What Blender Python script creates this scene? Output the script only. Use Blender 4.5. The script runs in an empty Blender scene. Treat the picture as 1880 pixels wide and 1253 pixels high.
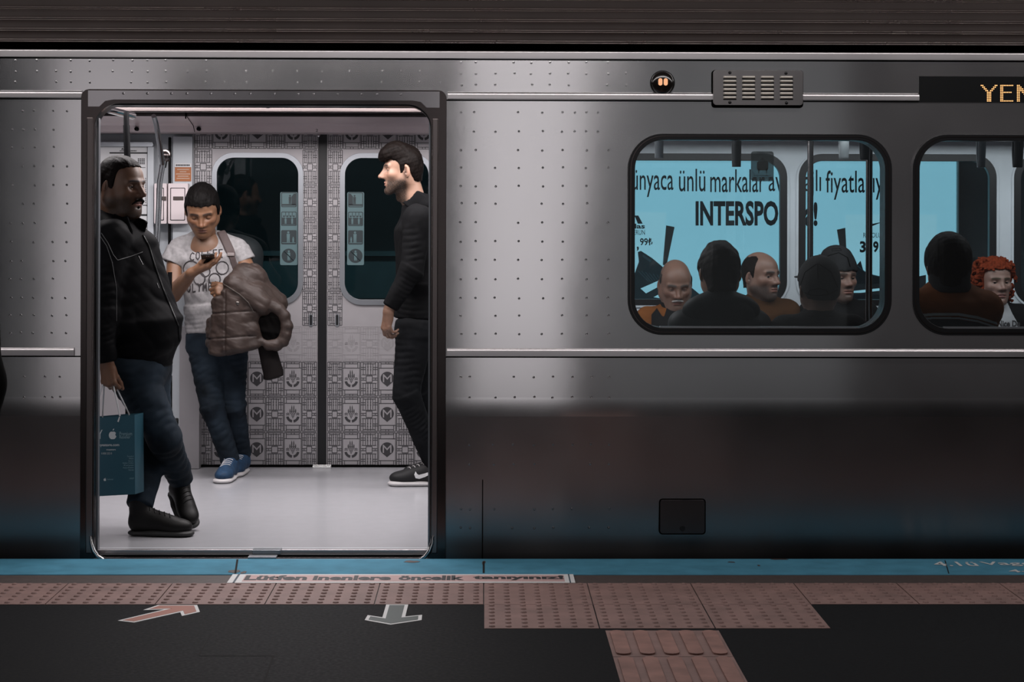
import bpy, bmesh, math, random
import numpy as np
from mathutils import Vector, Matrix
from mathutils.geometry import tessellate_polygon
from mathutils.bvhtree import BVHTree

C = bpy.context.scene.collection
scene = bpy.context.scene

# ------------------------------------------------------------------ camera
# x runs along the train, y away from the camera, z up; carriage floor and platform at z = 0
FPX = 3600.0                       # focal length in pixels of the 1880 px wide frame
CAM_H = 1.46
YAW = math.atan(52 / FPX)
ROLL = 0.0026
cF = Vector((math.sin(YAW), math.cos(YAW), 0))
_r = Vector((math.cos(YAW), -math.sin(YAW), 0)); _u = Vector((0, 0, 1))
cR = _r * math.cos(ROLL) + _u * math.sin(ROLL)
cU = _u * math.cos(ROLL) - _r * math.sin(ROLL)
cam_data = bpy.data.cameras.new('camera')
cam_data.sensor_fit = 'HORIZONTAL'
cam_data.sensor_width = 36
cam_data.lens = FPX * 36 / 1880
cam_data.shift_y = -(626.5 - 390) / 1880
cam_data.clip_end = 100
cam = bpy.data.objects.new('camera', cam_data)
cam.matrix_world = Matrix(((cR.x, cU.x, -cF.x, 0), (cR.y, cU.y, -cF.y, 0), (cR.z, cU.z, -cF.z, CAM_H), (0, 0, 0, 1)))
C.objects.link(cam)
scene.camera = cam

def ray(px, py):
    return (cF + cR * ((px - 940) / FPX) - cU * ((py - 390) / FPX))
def P(px, py, Y):
    """world point that stands at depth Y on the sight line of photo pixel px, py"""
    d = ray(px, py)
    return Vector((0, 0, CAM_H)) + d * (Y / d.y)
def PZ(px, py, z):
    d = ray(px, py)
    return Vector((0, 0, CAM_H)) + d * ((z - CAM_H) / d.z)
def XP(px, Y, py=600): return P(px, py, Y).x
def ZP(py, Y, px=940): return P(px, py, Y).z

# ------------------------------------------------------------------ world and light
scene.view_settings.view_transform = 'Standard'
scene.view_settings.look = 'None'
scene.view_settings.exposure = 0.0
scene.view_settings.gamma = 1.0
scene.view_settings.use_curve_mapping = False
w = bpy.data.worlds.new('station_air'); scene.world = w; w.use_nodes = True
w.node_tree.nodes['Background'].inputs['Color'].default_value = (0.55, 0.62, 0.72, 1)
w.node_tree.nodes['Background'].inputs['Strength'].default_value = 0.006
scene.cycles.max_bounces = 8
scene.cycles.transparent_max_bounces = 16
scene.cycles.caustics_reflective = False
scene.cycles.caustics_refractive = False
scene.cycles.sample_clamp_indirect = 4.0

def area(name, loc, size, aim, power, color=(1, 1, 1), spread=180):
    l = bpy.data.lights.new(name, 'AREA'); l.shape = 'RECTANGLE'
    l.size, l.size_y = size; l.energy = power; l.color = color; l.spread = math.radians(spread)
    o = bpy.data.objects.new(name, l); o.location = loc
    d = Vector(aim) - Vector(loc)
    z = -d.normalized(); up = Vector((0, 0, 1)) if abs(z.z) < .99 else Vector((0, 1, 0))
    x = up.cross(z).normalized(); y = z.cross(x)
    o.matrix_world = Matrix(((x.x, y.x, z.x, loc[0]), (x.y, y.y, z.y, loc[1]), (x.z, y.z, z.z, loc[2]), (0, 0, 0, 1)))
    C.objects.link(o); return o
def lit_wall(name, px0, px1, z0, z1, lum, color, Yw=-3.0, Ys=8.4):
    """an area light standing in for the unseen lit wall behind the camera, placed where the brushed skin mirrors it"""
    D = 2 * Ys - Yw
    x0, x1 = (px0 - 888) / FPX * D, (px1 - 888) / FPX * D
    a = (x1 - x0) * (z1 - z0)
    return area(name, ((x0 + x1) / 2, Yw, (z0 + z1) / 2), (x1 - x0, z1 - z0), ((x0 + x1) / 2, 8, (z0 + z1) / 2), lum * math.pi * a * 1.0, color)
# stand-in lights for that unseen wall, shaped to the reflections on the skin
lit_wall('skin_reflection_light_high', 850, 1084, 1.75, 4.4, 0.93, (1.0, .965, .99))
lit_wall('skin_reflection_light_low', 852, 1042, 0.15, 1.75, 0.95, (1.0, .965, .99))
lit_wall('skin_reflection_light_left', 95, 296, 0.1, 4.4, 0.66, (1.0, .95, .98))
lit_wall('skin_reflection_light_middle', 336, 815, 0.2, 4.4, 0.085, (.95, .96, 1.0))
lit_wall('skin_reflection_light_right', 1096, 1560, 0.2, 4.4, 0.17, (.95, .97, 1.0))
lit_wall('skin_reflection_light_end', 1560, 2100, 0.2, 4.4, 0.055, (1.0, .95, .97))
lit_wall('skin_reflection_light_far_left', 0, 95, 0.1, 4.4, 0.10, (.95, .97, 1.0))
# ceiling tubes over the platform edge and the middle of the platform
area('platform_edge_tube', (0, 7.25, 3.1), (14, .3), (0, 7.5, 0), 120.0, (1.0, .95, .94))
area('platform_ceiling_lamp', (-.6, 3.0, 3.4), (3.4, .16), (-.4, 6.2, 0.3), 7, (1.0, .95, .95))
# carriage lamps: two strips along the ceiling
for nm, yy, pw in (('carriage_lamp_near', 9.25, 46), ('carriage_lamp_far', 10.18, 46)):
    area(nm, (-.9, yy, 2.03), (2.6, .14), (-.9, yy, 0), pw, (1.0, .945, .955))
for nm, yy, pw, ya_ in (('saloon_lamp_near', 9.35, 15, 9.35), ('saloon_lamp_far', 10.18, 34, 11.3)):
    area(nm, (2.4, yy, 2.03), (3.4, .12), (2.4, ya_, 0.4 if ya_ < 10 else 1.5), pw, (.95, .98, 1.0))
# light added to show the tunnel wall's band; no lamp is seen there
area('tunnel_fill_light', (.2, 12.1, 2.6), (5.0, .2), (.2, 13.4, .4), 30.0, (.6, .9, 1.0))

# ------------------------------------------------------------------ helpers: objects
def tag(o, label=None, cat=None, group=None, kind=None):
    if label: o['label'] = label
    if cat: o['category'] = cat
    if group: o['group'] = group
    if kind: o['kind'] = kind
    return o
def empty(name, loc=(0, 0, 0)):
    o = bpy.data.objects.new(name, None); o.location = loc; C.objects.link(o); return o
def mesh_obj(name, verts, faces, material=None, parent=None, base=None, smooth=False, col=None):
    me = bpy.data.meshes.new(name)
    v = np.asarray(verts, dtype=np.float32).reshape(-1, 3).copy()
    if base is not None: v -= np.array(base, dtype=np.float32)
    if isinstance(faces, np.ndarray):
        n, k = faces.shape
        me.vertices.add(len(v)); me.vertices.foreach_set('co', v.ravel())
        me.loops.add(n * k); me.loops.foreach_set('vertex_index', faces.astype(np.int32).ravel())
        me.polygons.add(n); me.polygons.foreach_set('loop_start', np.arange(0, n * k, k, dtype=np.int32))
        me.update(calc_edges=True); me.validate()
    else:
        me.from_pydata(v.tolist(), [], faces)
    if smooth: me.polygons.foreach_set('use_smooth', np.ones(len(me.polygons), dtype=bool))
    if col is not None:
        at = me.color_attributes.new('Col', 'FLOAT_COLOR', 'POINT')
        c = np.ones((len(v), 4), dtype=np.float32); c[:, :3] = col
        at.data.foreach_set('color', c.ravel())
    if material:
        for m in (material if isinstance(material, (list, tuple)) else [material]): me.materials.append(m)
    me.update()
    o = bpy.data.objects.new(name, me)
    if base is not None: o.location = base
    C.objects.link(o)
    if parent is not None: adopt(o, parent)
    return o
def wloc(o):
    v = Vector(o.location)
    while o.parent is not None:
        o = o.parent; v = v  # children keep world coordinates through the parent inverse
    return v
def adopt(o, parent):
    o.parent = parent
    # every parent here carries a pure translation
    o.matrix_parent_inverse = Matrix.Translation(-world_base(parent))
def world_base(o):
    v = Vector(o.location)
    return v   # stored locations are world positions (see adopt)

class MB:
    """collects shapes into one mesh"""
    def __init__(s): s.v = []; s.f = []; s.mi = []; s.cur = 0
    def add(s, v, f):
        n = len(s.v); s.v += [tuple(p) for p in v]; s.f += [tuple(i + n for i in q) for q in f]; s.mi += [s.cur] * len(f); return s
    def box(s, lo, hi):
        x0, y0, z0 = lo; x1, y1, z1 = hi
        return s.add([(x0, y0, z0), (x1, y0, z0), (x1, y1, z0), (x0, y1, z0), (x0, y0, z1), (x1, y0, z1), (x1, y1, z1), (x0, y1, z1)],
                     [(0, 3, 2, 1), (4, 5, 6, 7), (0, 1, 5, 4), (1, 2, 6, 5), (2, 3, 7, 6), (3, 0, 4, 7)])
    def quad(s, a, b, c, d): return s.add([a, b, c, d], [(0, 1, 2, 3)])
    def plate(s, outline, y0, y1, holes=(), yf=None):
        """outline and holes in (x, z); front at y0, back at y1"""
        loops = [list(outline)] + [list(h) for h in holes]
        tri = tessellate_polygon([[Vector((x, z, 0)) for x, z in l] for l in loops])
        flat = [p for l in loops for p in l]
        n = len(flat)
        fr = [(x, y0, z) for x, z in flat]; bk = [(x, y1, z) for x, z in flat]
        f = []
        for t in tri:
            a, b, c = (flat[i] for i in t)
            ar = (b[0] - a[0]) * (c[1] - a[1]) - (c[0] - a[0]) * (b[1] - a[1])
            t = tuple(t) if ar > 0 else tuple(reversed(t))
            f.append(t); f.append(tuple(i + n for i in reversed(t)))
        if abs(y1 - y0) > 1e-6:
            k = 0
            for li, l in enumerate(loops):
                m = len(l)
                ar = sum(l[i][0] * l[(i + 1) % m][1] - l[(i + 1) % m][0] * l[i][1] for i in range(m))
                flip = (ar > 0) == (li == 0)
                for i in range(m):
                    a, b = k + i, k + (i + 1) % m
                    f.append((b, a, a + n, b + n) if flip else (a, b, b + n, a + n))
                k += m
        return s.add(fr + bk, f)
    def slab(s, outline, z0, z1):
        """outline in (x, y), flat piece lying on the floor"""
        n = len(outline)
        tri = tessellate_polygon([[Vector((x, y, 0)) for x, y in outline]])
        f = []
        for t in tri:
            a, b, c = (outline[i] for i in t)
            ar = (b[0] - a[0]) * (c[1] - a[1]) - (c[0] - a[0]) * (b[1] - a[1])
            t = tuple(t) if ar > 0 else tuple(reversed(t))
            f.append(t); f.append(tuple(i + n for i in reversed(t)))
        for i in range(n): f.append((i, (i + 1) % n, (i + 1) % n + n, i + n))
        return s.add([(x, y, z1) for x, y in outline] + [(x, y, z0) for x, y in outline], f)
    def tube(s, pts, r, n=10, cap=True, flat=None):
        pts = [Vector(p) for p in pts]; m = len(pts)
        rs = r if isinstance(r, (list, tuple)) else [r] * m
        v = []; prev = None
        for i, p in enumerate(pts):
            t = (pts[min(i + 1, m - 1)] - pts[max(i - 1, 0)]).normalized()
            if prev is None:
                a = Vector((0, 1, 0)) if abs(t.y) < .9 else Vector((1, 0, 0))
                u = t.cross(a).normalized()
            else:
                u = (prev - t * prev.dot(t)).normalized()
            prev = u; w_ = t.cross(u)
            for k in range(n):
                a = 2 * math.pi * k / n
                v.append(p + (u * math.cos(a) + w_ * math.sin(a)) * rs[i])
        f = [(i * n + k, i * n + (k + 1) % n, (i + 1) * n + (k + 1) % n, (i + 1) * n + k) for i in range(m - 1) for k in range(n)]
        if cap: f += [tuple(reversed(range(n))), tuple(range((m - 1) * n, m * n))]
        return s.add(v, f)
    def disc(s, c, r, y0, y1, n=20, rin=None):
        o = [(c[0] + r * math.cos(2 * math.pi * k / n), c[1] + r * math.sin(2 * math.pi * k / n)) for k in range(n)]
        h = [] if rin is None else [[(c[0] + rin * math.cos(2 * math.pi * k / n), c[1] + rin * math.sin(2 * math.pi * k / n)) for k in range(n)]]
        return s.plate(o, y0, y1, h)
    def dome(s, c, r, h, axis=(0, -1, 0), n=10, rings=3):
        ax = Vector(axis).normalized(); a = Vector((0, 0, 1)) if abs(ax.z) < .9 else Vector((1, 0, 0))
        u = ax.cross(a).normalized(); w_ = ax.cross(u); c = Vector(c); v = []; f = []
        for i in range(rings):
            t = i / rings * math.pi / 2
            for k in range(n):
                b = 2 * math.pi * k / n
                v.append(c + (u * math.cos(b) + w_ * math.sin(b)) * (r * math.cos(t)) + ax * (h * math.sin(t)))
        v.append(c + ax * h)
        for i in range(rings - 1):
            for k in range(n): f.append((i * n + k, i * n + (k + 1) % n, (i + 1) * n + (k + 1) % n, (i + 1) * n + k))
        for k in range(n): f.append(((rings - 1) * n + k, (rings - 1) * n + (k + 1) % n, rings * n))
        return s.add(v, f)
    def build(s, name, material, parent=None, smooth=False, bevel=0, base=None):
        o = mesh_obj(name, s.v, s.f, material, parent, base=base, smooth=False)
        if any(s.mi): o.data.polygons.foreach_set('material_index', np.array(s.mi, dtype=np.int32))
        if smooth or bevel:
            o.data.polygons.foreach_set('use_smooth', np.ones(len(o.data.polygons), dtype=bool))
            if smooth: o.data.set_sharp_from_angle(angle=math.radians(38))
        if bevel:
            b = o.modifiers.new('edge', 'BEVEL'); b.width = bevel; b.segments = 2; b.limit_method = 'ANGLE'; b.harden_normals = True
        return o

def rrect(x0, x1, z0, z1, r, n=8, rb=None):
    """rounded rectangle outline; rb = radius of the lower corners"""
    rb = r if rb is None else rb
    out = []
    for cx, cz, a0, rr in ((x1, z1, 0, r), (x0, z1, 90, r), (x0, z0, 180, rb), (x1, z0, 270, rb)):
        sx = -1 if cx == x1 else 1; sz = -1 if cz == z1 else 1
        if rr <= 1e-6: out.append((cx, cz)); continue
        for k in range(n + 1):
            a = math.radians(a0 + 90 * k / n)
            out.append((cx + sx * rr + rr * math.cos(a), cz + sz * rr + rr * math.sin(a)))
    return out

def text_mesh(s, bold=0.0):
    """(verts, faces) of a string, in x, z; unit box scaled later"""
    cu = bpy.data.curves.new('t', 'FONT'); cu.body = s; cu.size = 1; cu.offset = bold; cu.resolution_u = 3
    o = bpy.data.objects.new('t', cu); C.objects.link(o)
    dg = bpy.context.evaluated_depsgraph_get(); dg.update()
    me = bpy.data.meshes.new_from_object(o.evaluated_get(dg))
    v = np.array([p.co[:] for p in me.vertices]).reshape(-1, 3); f = [tuple(p.vertices) for p in me.polygons]
    bpy.data.objects.remove(o); bpy.data.curves.remove(cu); bpy.data.meshes.remove(me)
    return v, f
def fit_text(mb, s, to3, bold=0.0):
    """lay a string into a box: to3(u, v) maps 0..1 across and up the box to a point"""
    v, f = text_mesh(s, bold)
    if not len(v): return
    lo, hi = v.min(0), v.max(0)
    u = (v - lo) / np.maximum(hi - lo, 1e-6)
    mb.add([to3(a[0], a[1]) for a in u], f)
def text_px(mb, s, x0, x1, y0, y1, Y, bold=0.0):
    """string into the photo box x0..x1, y0 (top)..y1 on the upright plane at depth Y"""
    a, b, c = P(x0, y1, Y), P(x1, y1, Y), P(x0, y0, Y)
    fit_text(mb, s, lambda u, v: a + (b - a) * u + (c - a) * v, bold)
def poly_px(mb, pts, Y, th=.001):
    q = [P(x, y, Y) for x, y in pts]
    mb.plate([(p.x, p.z) for p in q], Y, Y + th)

# ------------------------------------------------------------------ helpers: materials
def lin(c):
    return tuple(((v / 255) / 12.92 if v / 255 <= .04045 else ((v / 255 + .055) / 1.055) ** 2.4) for v in c)
def mat(name, col=(.5, .5, .5), rough=.5, metal=0., spec=.5, bump=0., bscale=60., mottle=0., mscale=6., stretch=(1, 1, 1), rvar=0., vcol=False, coat=0., sheen=0., sss=0., emit=None, estr=1., bdist=.002):
    m = bpy.data.materials.new(name); m.use_nodes = True
    nt = m.node_tree; b = nt.nodes['Principled BSDF']; N = nt.nodes.new; L = nt.links.new
    b.inputs['Base Color'].default_value = (*col, 1); b.inputs['Roughness'].default_value = rough
    b.inputs['Metallic'].default_value = metal; b.inputs['Specular IOR Level'].default_value = spec
    if coat: b.inputs['Coat Weight'].default_value = coat; b.inputs['Coat Roughness'].default_value = .15
    if sheen: b.inputs['Sheen Weight'].default_value = sheen; b.inputs['Sheen Roughness'].default_value = .5
    if sss:
        b.inputs['Subsurface Weight'].default_value = sss; b.inputs['Subsurface Radius'].default_value = (.012, .005, .003); b.inputs['Subsurface Scale'].default_value = .6
    if emit: b.inputs['Emission Color'].default_value = (*emit, 1); b.inputs['Emission Strength'].default_value = estr
    tc = N('ShaderNodeTexCoord'); mp = N('ShaderNodeMapping'); mp.inputs['Scale'].default_value = stretch
    L(tc.outputs['Object'], mp.inputs['Vector'])
    csock = None
    if vcol:
        at = N('ShaderNodeVertexColor'); at.layer_name = 'Col'; csock = at.outputs['Color']
    if mottle:
        nz = N('ShaderNodeTexNoise'); nz.inputs['Scale'].default_value = mscale; nz.inputs['Detail'].default_value = 5
        L(mp.outputs[0], nz.inputs['Vector'])
        mr = N('ShaderNodeMapRange'); mr.inputs['From Min'].default_value = .3; mr.inputs['From Max'].default_value = .7
        mr.inputs['To Min'].default_value = 1 - mottle; mr.inputs['To Max'].default_value = 1 + mottle
        L(nz.outputs['Fac'], mr.inputs['Value'])
        mx = N('ShaderNodeVectorMath'); mx.operation = 'SCALE'
        if csock: L(csock, mx.inputs[0])
        else: mx.inputs[0].default_value = col
        L(mr.outputs[0], mx.inputs['Scale']); csock = mx.outputs[0]
        if rvar:
            m2 = N('ShaderNodeMapRange'); m2.inputs['From Min'].default_value = .3; m2.inputs['From Max'].default_value = .7
            m2.inputs['To Min'].default_value = rough - rvar; m2.inputs['To Max'].default_value = rough + rvar
            L(nz.outputs['Fac'], m2.inputs['Value']); L(m2.outputs[0], b.inputs['Roughness'])
    if csock: L(csock, b.inputs['Base Color'])
    if bump:
        nb = N('ShaderNodeTexNoise'); nb.inputs['Scale'].default_value = bscale; nb.inputs['Detail'].default_value = 4
        L(mp.outputs[0], nb.inputs['Vector'])
        bp = N('ShaderNodeBump'); bp.inputs['Strength'].default_value = bump; bp.inputs['Distance'].default_value = bdist
        L(nb.outputs['Fac'], bp.inputs['Height']); L(bp.outputs[0], b.inputs['Normal'])
    return m
def glass(name, tint=(.8, .88, .9), refl=.06, rough=.02):
    m = bpy.data.materials.new(name); m.use_nodes = True; nt = m.node_tree; N = nt.nodes.new; L = nt.links.new
    nt.nodes.remove(nt.nodes['Principled BSDF']); out = nt.nodes['Material Output']
    t = N('ShaderNodeBsdfTransparent'); t.inputs['Color'].default_value = (*tint, 1)
    g = N('ShaderNodeBsdfGlossy'); g.inputs['Roughness'].default_value = rough
    fr = N('ShaderNodeLayerWeight'); fr.inputs['Blend'].default_value = .25
    mr = N('ShaderNodeMapRange'); mr.inputs['To Min'].default_value = refl; mr.inputs['To Max'].default_value = .8
    L(fr.outputs['Fresnel'], mr.inputs['Value'])
    mx = N('ShaderNodeMixShader'); L(mr.outputs[0], mx.inputs[0]); L(t.outputs[0], mx.inputs[1]); L(g.outputs[0], mx.inputs[2]); L(mx.outputs[0], out.inputs['Surface'])
    return m
# ------------------------------------------------------------------ implicit surfaces for bodies and cloth
f32 = np.float32
def nv(v): return np.array(v, dtype=f32)
def unit(v): v = np.asarray(v, dtype=float); return v / max(np.linalg.norm(v), 1e-9)
class Prim:
    def __init__(s, fn, lo, hi, k, op='u'): s.fn, s.lo, s.hi, s.k, s.op = fn, np.asarray(lo, float), np.asarray(hi, float), k, op
def sub(p): p.op = 's'; return p
def cone(a, b, ra, rb, k=.02, side=None, ratio=1., cap=None, wr=None, bulge=0.):
    a = np.asarray(a, float); b = np.asarray(b, float); L = max(np.linalg.norm(b - a), 1e-6); ax = (b - a) / L
    if side is None: side = np.cross(ax, (0, 1, 0) if abs(ax[1]) < .9 else (1, 0, 0))
    side = np.asarray(side, float); side = unit(side - ax * np.dot(side, ax)); fr = np.cross(ax, side)
    def fn(X, Y, Z):
        x, y, z = X - a[0], Y - a[1], Z - a[2]
        qa = x * ax[0] + y * ax[1] + z * ax[2]
        qs = x * side[0] + y * side[1] + z * side[2]
        qf = (x * fr[0] + y * fr[1] + z * fr[2]) / ratio
        t = np.clip(qa / L, 0, 1); R = ra + (rb - ra) * t
        if bulge: R = R + bulge * np.sin(np.pi * t)
        r = np.sqrt(qs * qs + qf * qf); e = qa - t * L
        if cap is not None: e = e * (max(ra, rb) / cap)
        d = np.sqrt(r * r + e * e) - R
        if wr is not None:
            amp, wl, ph, t0, t1 = wr
            an = np.arctan2(qf, qs)
            s1 = np.sin(qa * (6.283 / wl) + 1.9 * np.sin(an + ph) + 1.1 * np.sin(2 * an + 2.1 * ph) + ph)
            win = np.clip((t - t0) / .15, 0, 1) * np.clip((t1 - t) / .15, 0, 1)
            d = d - .75 * amp * win * (np.abs(s1) - .5) * (.55 + .6 * np.sin(2 * an + ph * 3 + qa * 17))
        return d * min(1., max(ratio, .6))
    m = max(ra, rb) * max(1., ratio) + abs(bulge) + (wr[0] if wr else 0)
    return Prim(fn, np.minimum(a, b) - m, np.maximum(a, b) + m, k)
def ell(c, r, k=.02, R=None):
    c = np.asarray(c, float); r = np.asarray(r, float); Rm = None if R is None else np.array(R, float)
    def fn(X, Y, Z):
        x, y, z = X - c[0], Y - c[1], Z - c[2]
        if Rm is not None:   # columns are the local axes
            x, y, z = (x * Rm[0, i] + y * Rm[1, i] + z * Rm[2, i] for i in range(3))
        x, y, z = x / r[0], y / r[1], z / r[2]
        k0 = np.sqrt(x * x + y * y + z * z) + 1e-6
        k1 = np.sqrt((x / r[0]) ** 2 + (y / r[1]) ** 2 + (z / r[2]) ** 2) + 1e-6
        return k0 * (k0 - 1) / k1
    m = r if Rm is None else np.full(3, r.max())
    return Prim(fn, c - m, c + m, k)
def rbox(c, h, R=None, rad=.01, k=.01):
    c = np.asarray(c, float); h = np.asarray(h, float); Rm = np.eye(3) if R is None else np.array(R, float)
    def fn(X, Y, Z):
        x, y, z = X - c[0], Y - c[1], Z - c[2]
        q = [np.abs(x * Rm[0, i] + y * Rm[1, i] + z * Rm[2, i]) - (h[i] - rad) for i in range(3)]
        o = np.sqrt(sum(np.maximum(a, 0) ** 2 for a in q))
        return o + np.minimum(np.maximum(q[0], np.maximum(q[1], q[2])), 0) - rad
    m = np.full(3, np.linalg.norm(h))
    return Prim(fn, c - m, c + m, k)
def half(c, n, lo, hi, k=.005):
    """keeps the side the normal points away from (use with op 'i')"""
    n = unit(n); c = np.asarray(c, float)
    p = Prim(lambda X, Y, Z: (X - c[0]) * n[0] + (Y - c[1]) * n[1] + (Z - c[2]) * n[2], lo, hi, k); p.op = 'i'; return p
def disp(fn, lo, hi):
    p = Prim(fn, lo, hi, 0); p.op = 'd'; return p
def wob(X, Y, Z, freq, seed, n=5, str_=(1, 1, 1)):
    """cheap smooth noise, about -1..1"""
    rg = np.random.RandomState(seed); out = 0
    for i in range(n):
        d = rg.normal(size=3); d = d / np.linalg.norm(d) * freq * (0.7 + .6 * rg.rand()); d = d * np.array(str_)
        e = rg.normal(size=3) * freq * .5
        out = out + np.sin(X * d[0] + Y * d[1] + Z * d[2] + 6.28 * rg.rand() + 1.3 * np.sin(X * e[0] + Y * e[1] + Z * e[2]))
    return out / (n * .6)
def creases(X, Y, Z, freq, seed, str_=(1, 1, 1)):
    return np.abs(wob(X, Y, Z, freq, seed, 4, str_)) - .4
def solve(prims, h, bounds=None, fold=None):
    us = [p for p in prims if p.op == 'u']
    if bounds is None:
        lo = np.min([p.lo for p in us], 0) - 4 * h; hi = np.max([p.hi for p in us], 0) + 4 * h
    else: lo, hi = np.asarray(bounds[0], float), np.asarray(bounds[1], float)
    n = np.ceil((hi - lo) / h).astype(int) + 1
    d = np.full(n, .09, dtype=f32)
    ax = [(lo[i] + h * np.arange(n[i])).astype(f32) for i in range(3)]
    for p in prims:
        m = max(p.k * 1.1, 4 * h) + .012
        if p.op in ('i', 'd'): m = 0
        i0 = np.maximum(np.floor((p.lo - m - lo) / h).astype(int), 0); i1 = np.minimum(np.ceil((p.hi + m - lo) / h).astype(int) + 1, n)
        if np.any(i1 <= i0): continue
        sl = tuple(slice(i0[i], i1[i]) for i in range(3))
        X = ax[0][sl[0]][:, None, None]; Y = ax[1][sl[1]][None, :, None]; Z = ax[2][sl[2]][None, None, :]
        q = np.asarray(p.fn(X, Y, Z), dtype=f32); a = d[sl]; k = p.k
        if p.op == 'd': d[sl] = a - q; continue
        if p.op == 'u':
            if k > 0:
                hh = np.maximum(k - np.abs(a - q), 0) / k; d[sl] = np.minimum(a, q) - hh * hh * k * .25
            else: d[sl] = np.minimum(a, q)
        else:
            if p.op == 's': q = -q
            if k > 0:
                hh = np.maximum(k - np.abs(a - q), 0) / k; d[sl] = np.maximum(a, q) + hh * hh * k * .25
            else: d[sl] = np.maximum(a, q)
    if fold is not None:
        d -= fold(ax[0][:, None, None], ax[1][None, :, None], ax[2][None, None, :]).astype(f32)
    return nets(d, lo, h)
def nets(d, lo, h):
    for a in range(3):
        s = [slice(None)] * 3; s[a] = 0; d[tuple(s)] = np.maximum(d[tuple(s)], h); s[a] = -1; d[tuple(s)] = np.maximum(d[tuple(s)], h)
    s = d < 0
    nx, ny, nz = d.shape
    cnt = np.zeros((nx - 1, ny - 1, nz - 1), dtype=np.uint8)
    offs = [(i, j, k) for i in (0, 1) for j in (0, 1) for k in (0, 1)]
    for i, j, k in offs: cnt += s[i:nx - 1 + i, j:ny - 1 + j, k:nz - 1 + k]
    idx = np.argwhere((cnt > 0) & (cnt < 8))
    if not len(idx): return np.zeros((0, 3)), np.zeros((0, 4), int)
    cv = {o: d[idx[:, 0] + o[0], idx[:, 1] + o[1], idx[:, 2] + o[2]] for o in offs}
    acc = np.zeros((len(idx), 3)); num = np.zeros(len(idx))
    for o in offs:
        for a in range(3):
            if o[a] == 1: continue
            o2 = list(o); o2[a] = 1; o2 = tuple(o2)
            da, db = cv[o], cv[o2]; m = (da < 0) != (db < 0)
            t = np.where(m, da / np.where(m, da - db, 1), 0)
            p = np.tile(np.array(o, float), (len(idx), 1)); p[:, a] += t
            acc[m] += p[m]; num[m] += 1
    verts = lo + h * (idx + acc / num[:, None])
    vid = np.full(cnt.shape, -1, dtype=np.int32); vid[idx[:, 0], idx[:, 1], idx[:, 2]] = np.arange(len(idx))
    faces = []
    for a in range(3):
        b, c = (a + 1) % 3, (a + 2) % 3
        s0 = [slice(None)] * 3; s1 = [slice(None)] * 3
        s0[a] = slice(0, -1); s1[a] = slice(1, None)
        A, B = s[tuple(s0)], s[tuple(s1)]
        e = np.argwhere(A != B)
        e = e[(e[:, b] > 0) & (e[:, c] > 0) & (e[:, b] < d.shape[b] - 1) & (e[:, c] < d.shape[c] - 1)]
        if not len(e): continue
        ins = A[e[:, 0], e[:, 1], e[:, 2]]
        def V(db, dc):
            q = e.copy(); q[:, b] += db; q[:, c] += dc; return vid[q[:, 0], q[:, 1], q[:, 2]]
        q = np.stack([V(-1, -1), V(0, -1), V(0, 0), V(-1, 0)], 1)
        q[~ins] = q[~ins][:, ::-1]
        faces.append(q)
    f = np.concatenate(faces)
    return verts, f[(f >= 0).all(1)]
def join(parts):
    vs, fs, n = [], [], 0
    for v, f in parts:
        vs.append(v); fs.append(f + n); n += len(v)
    return np.concatenate(vs), np.concatenate(fs)
def relax(v, f, it=1, lam=.5):
    e = np.concatenate([f[:, [0, 1]], f[:, [1, 2]], f[:, [2, 3]], f[:, [3, 0]]])
    for _ in range(it):
        acc = np.zeros_like(v); num = np.zeros(len(v))
        np.add.at(acc, e[:, 0], v[e[:, 1]]); np.add.at(acc, e[:, 1], v[e[:, 0]])
        np.add.at(num, e[:, 0], 1); np.add.at(num, e[:, 1], 1)
        v = v + lam * (acc / np.maximum(num, 1)[:, None] - v)
    return v
def frame(fwd, up=(0, 0, 1)):
    """columns: right, forward, up"""
    f = unit(fwd); r = unit(np.cross(f, up)); u = np.cross(r, f)
    return np.stack([r, f, u], 1)
def face_dir(a): a = math.radians(a); return np.array([math.sin(a), -math.cos(a), 0.])

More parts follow.
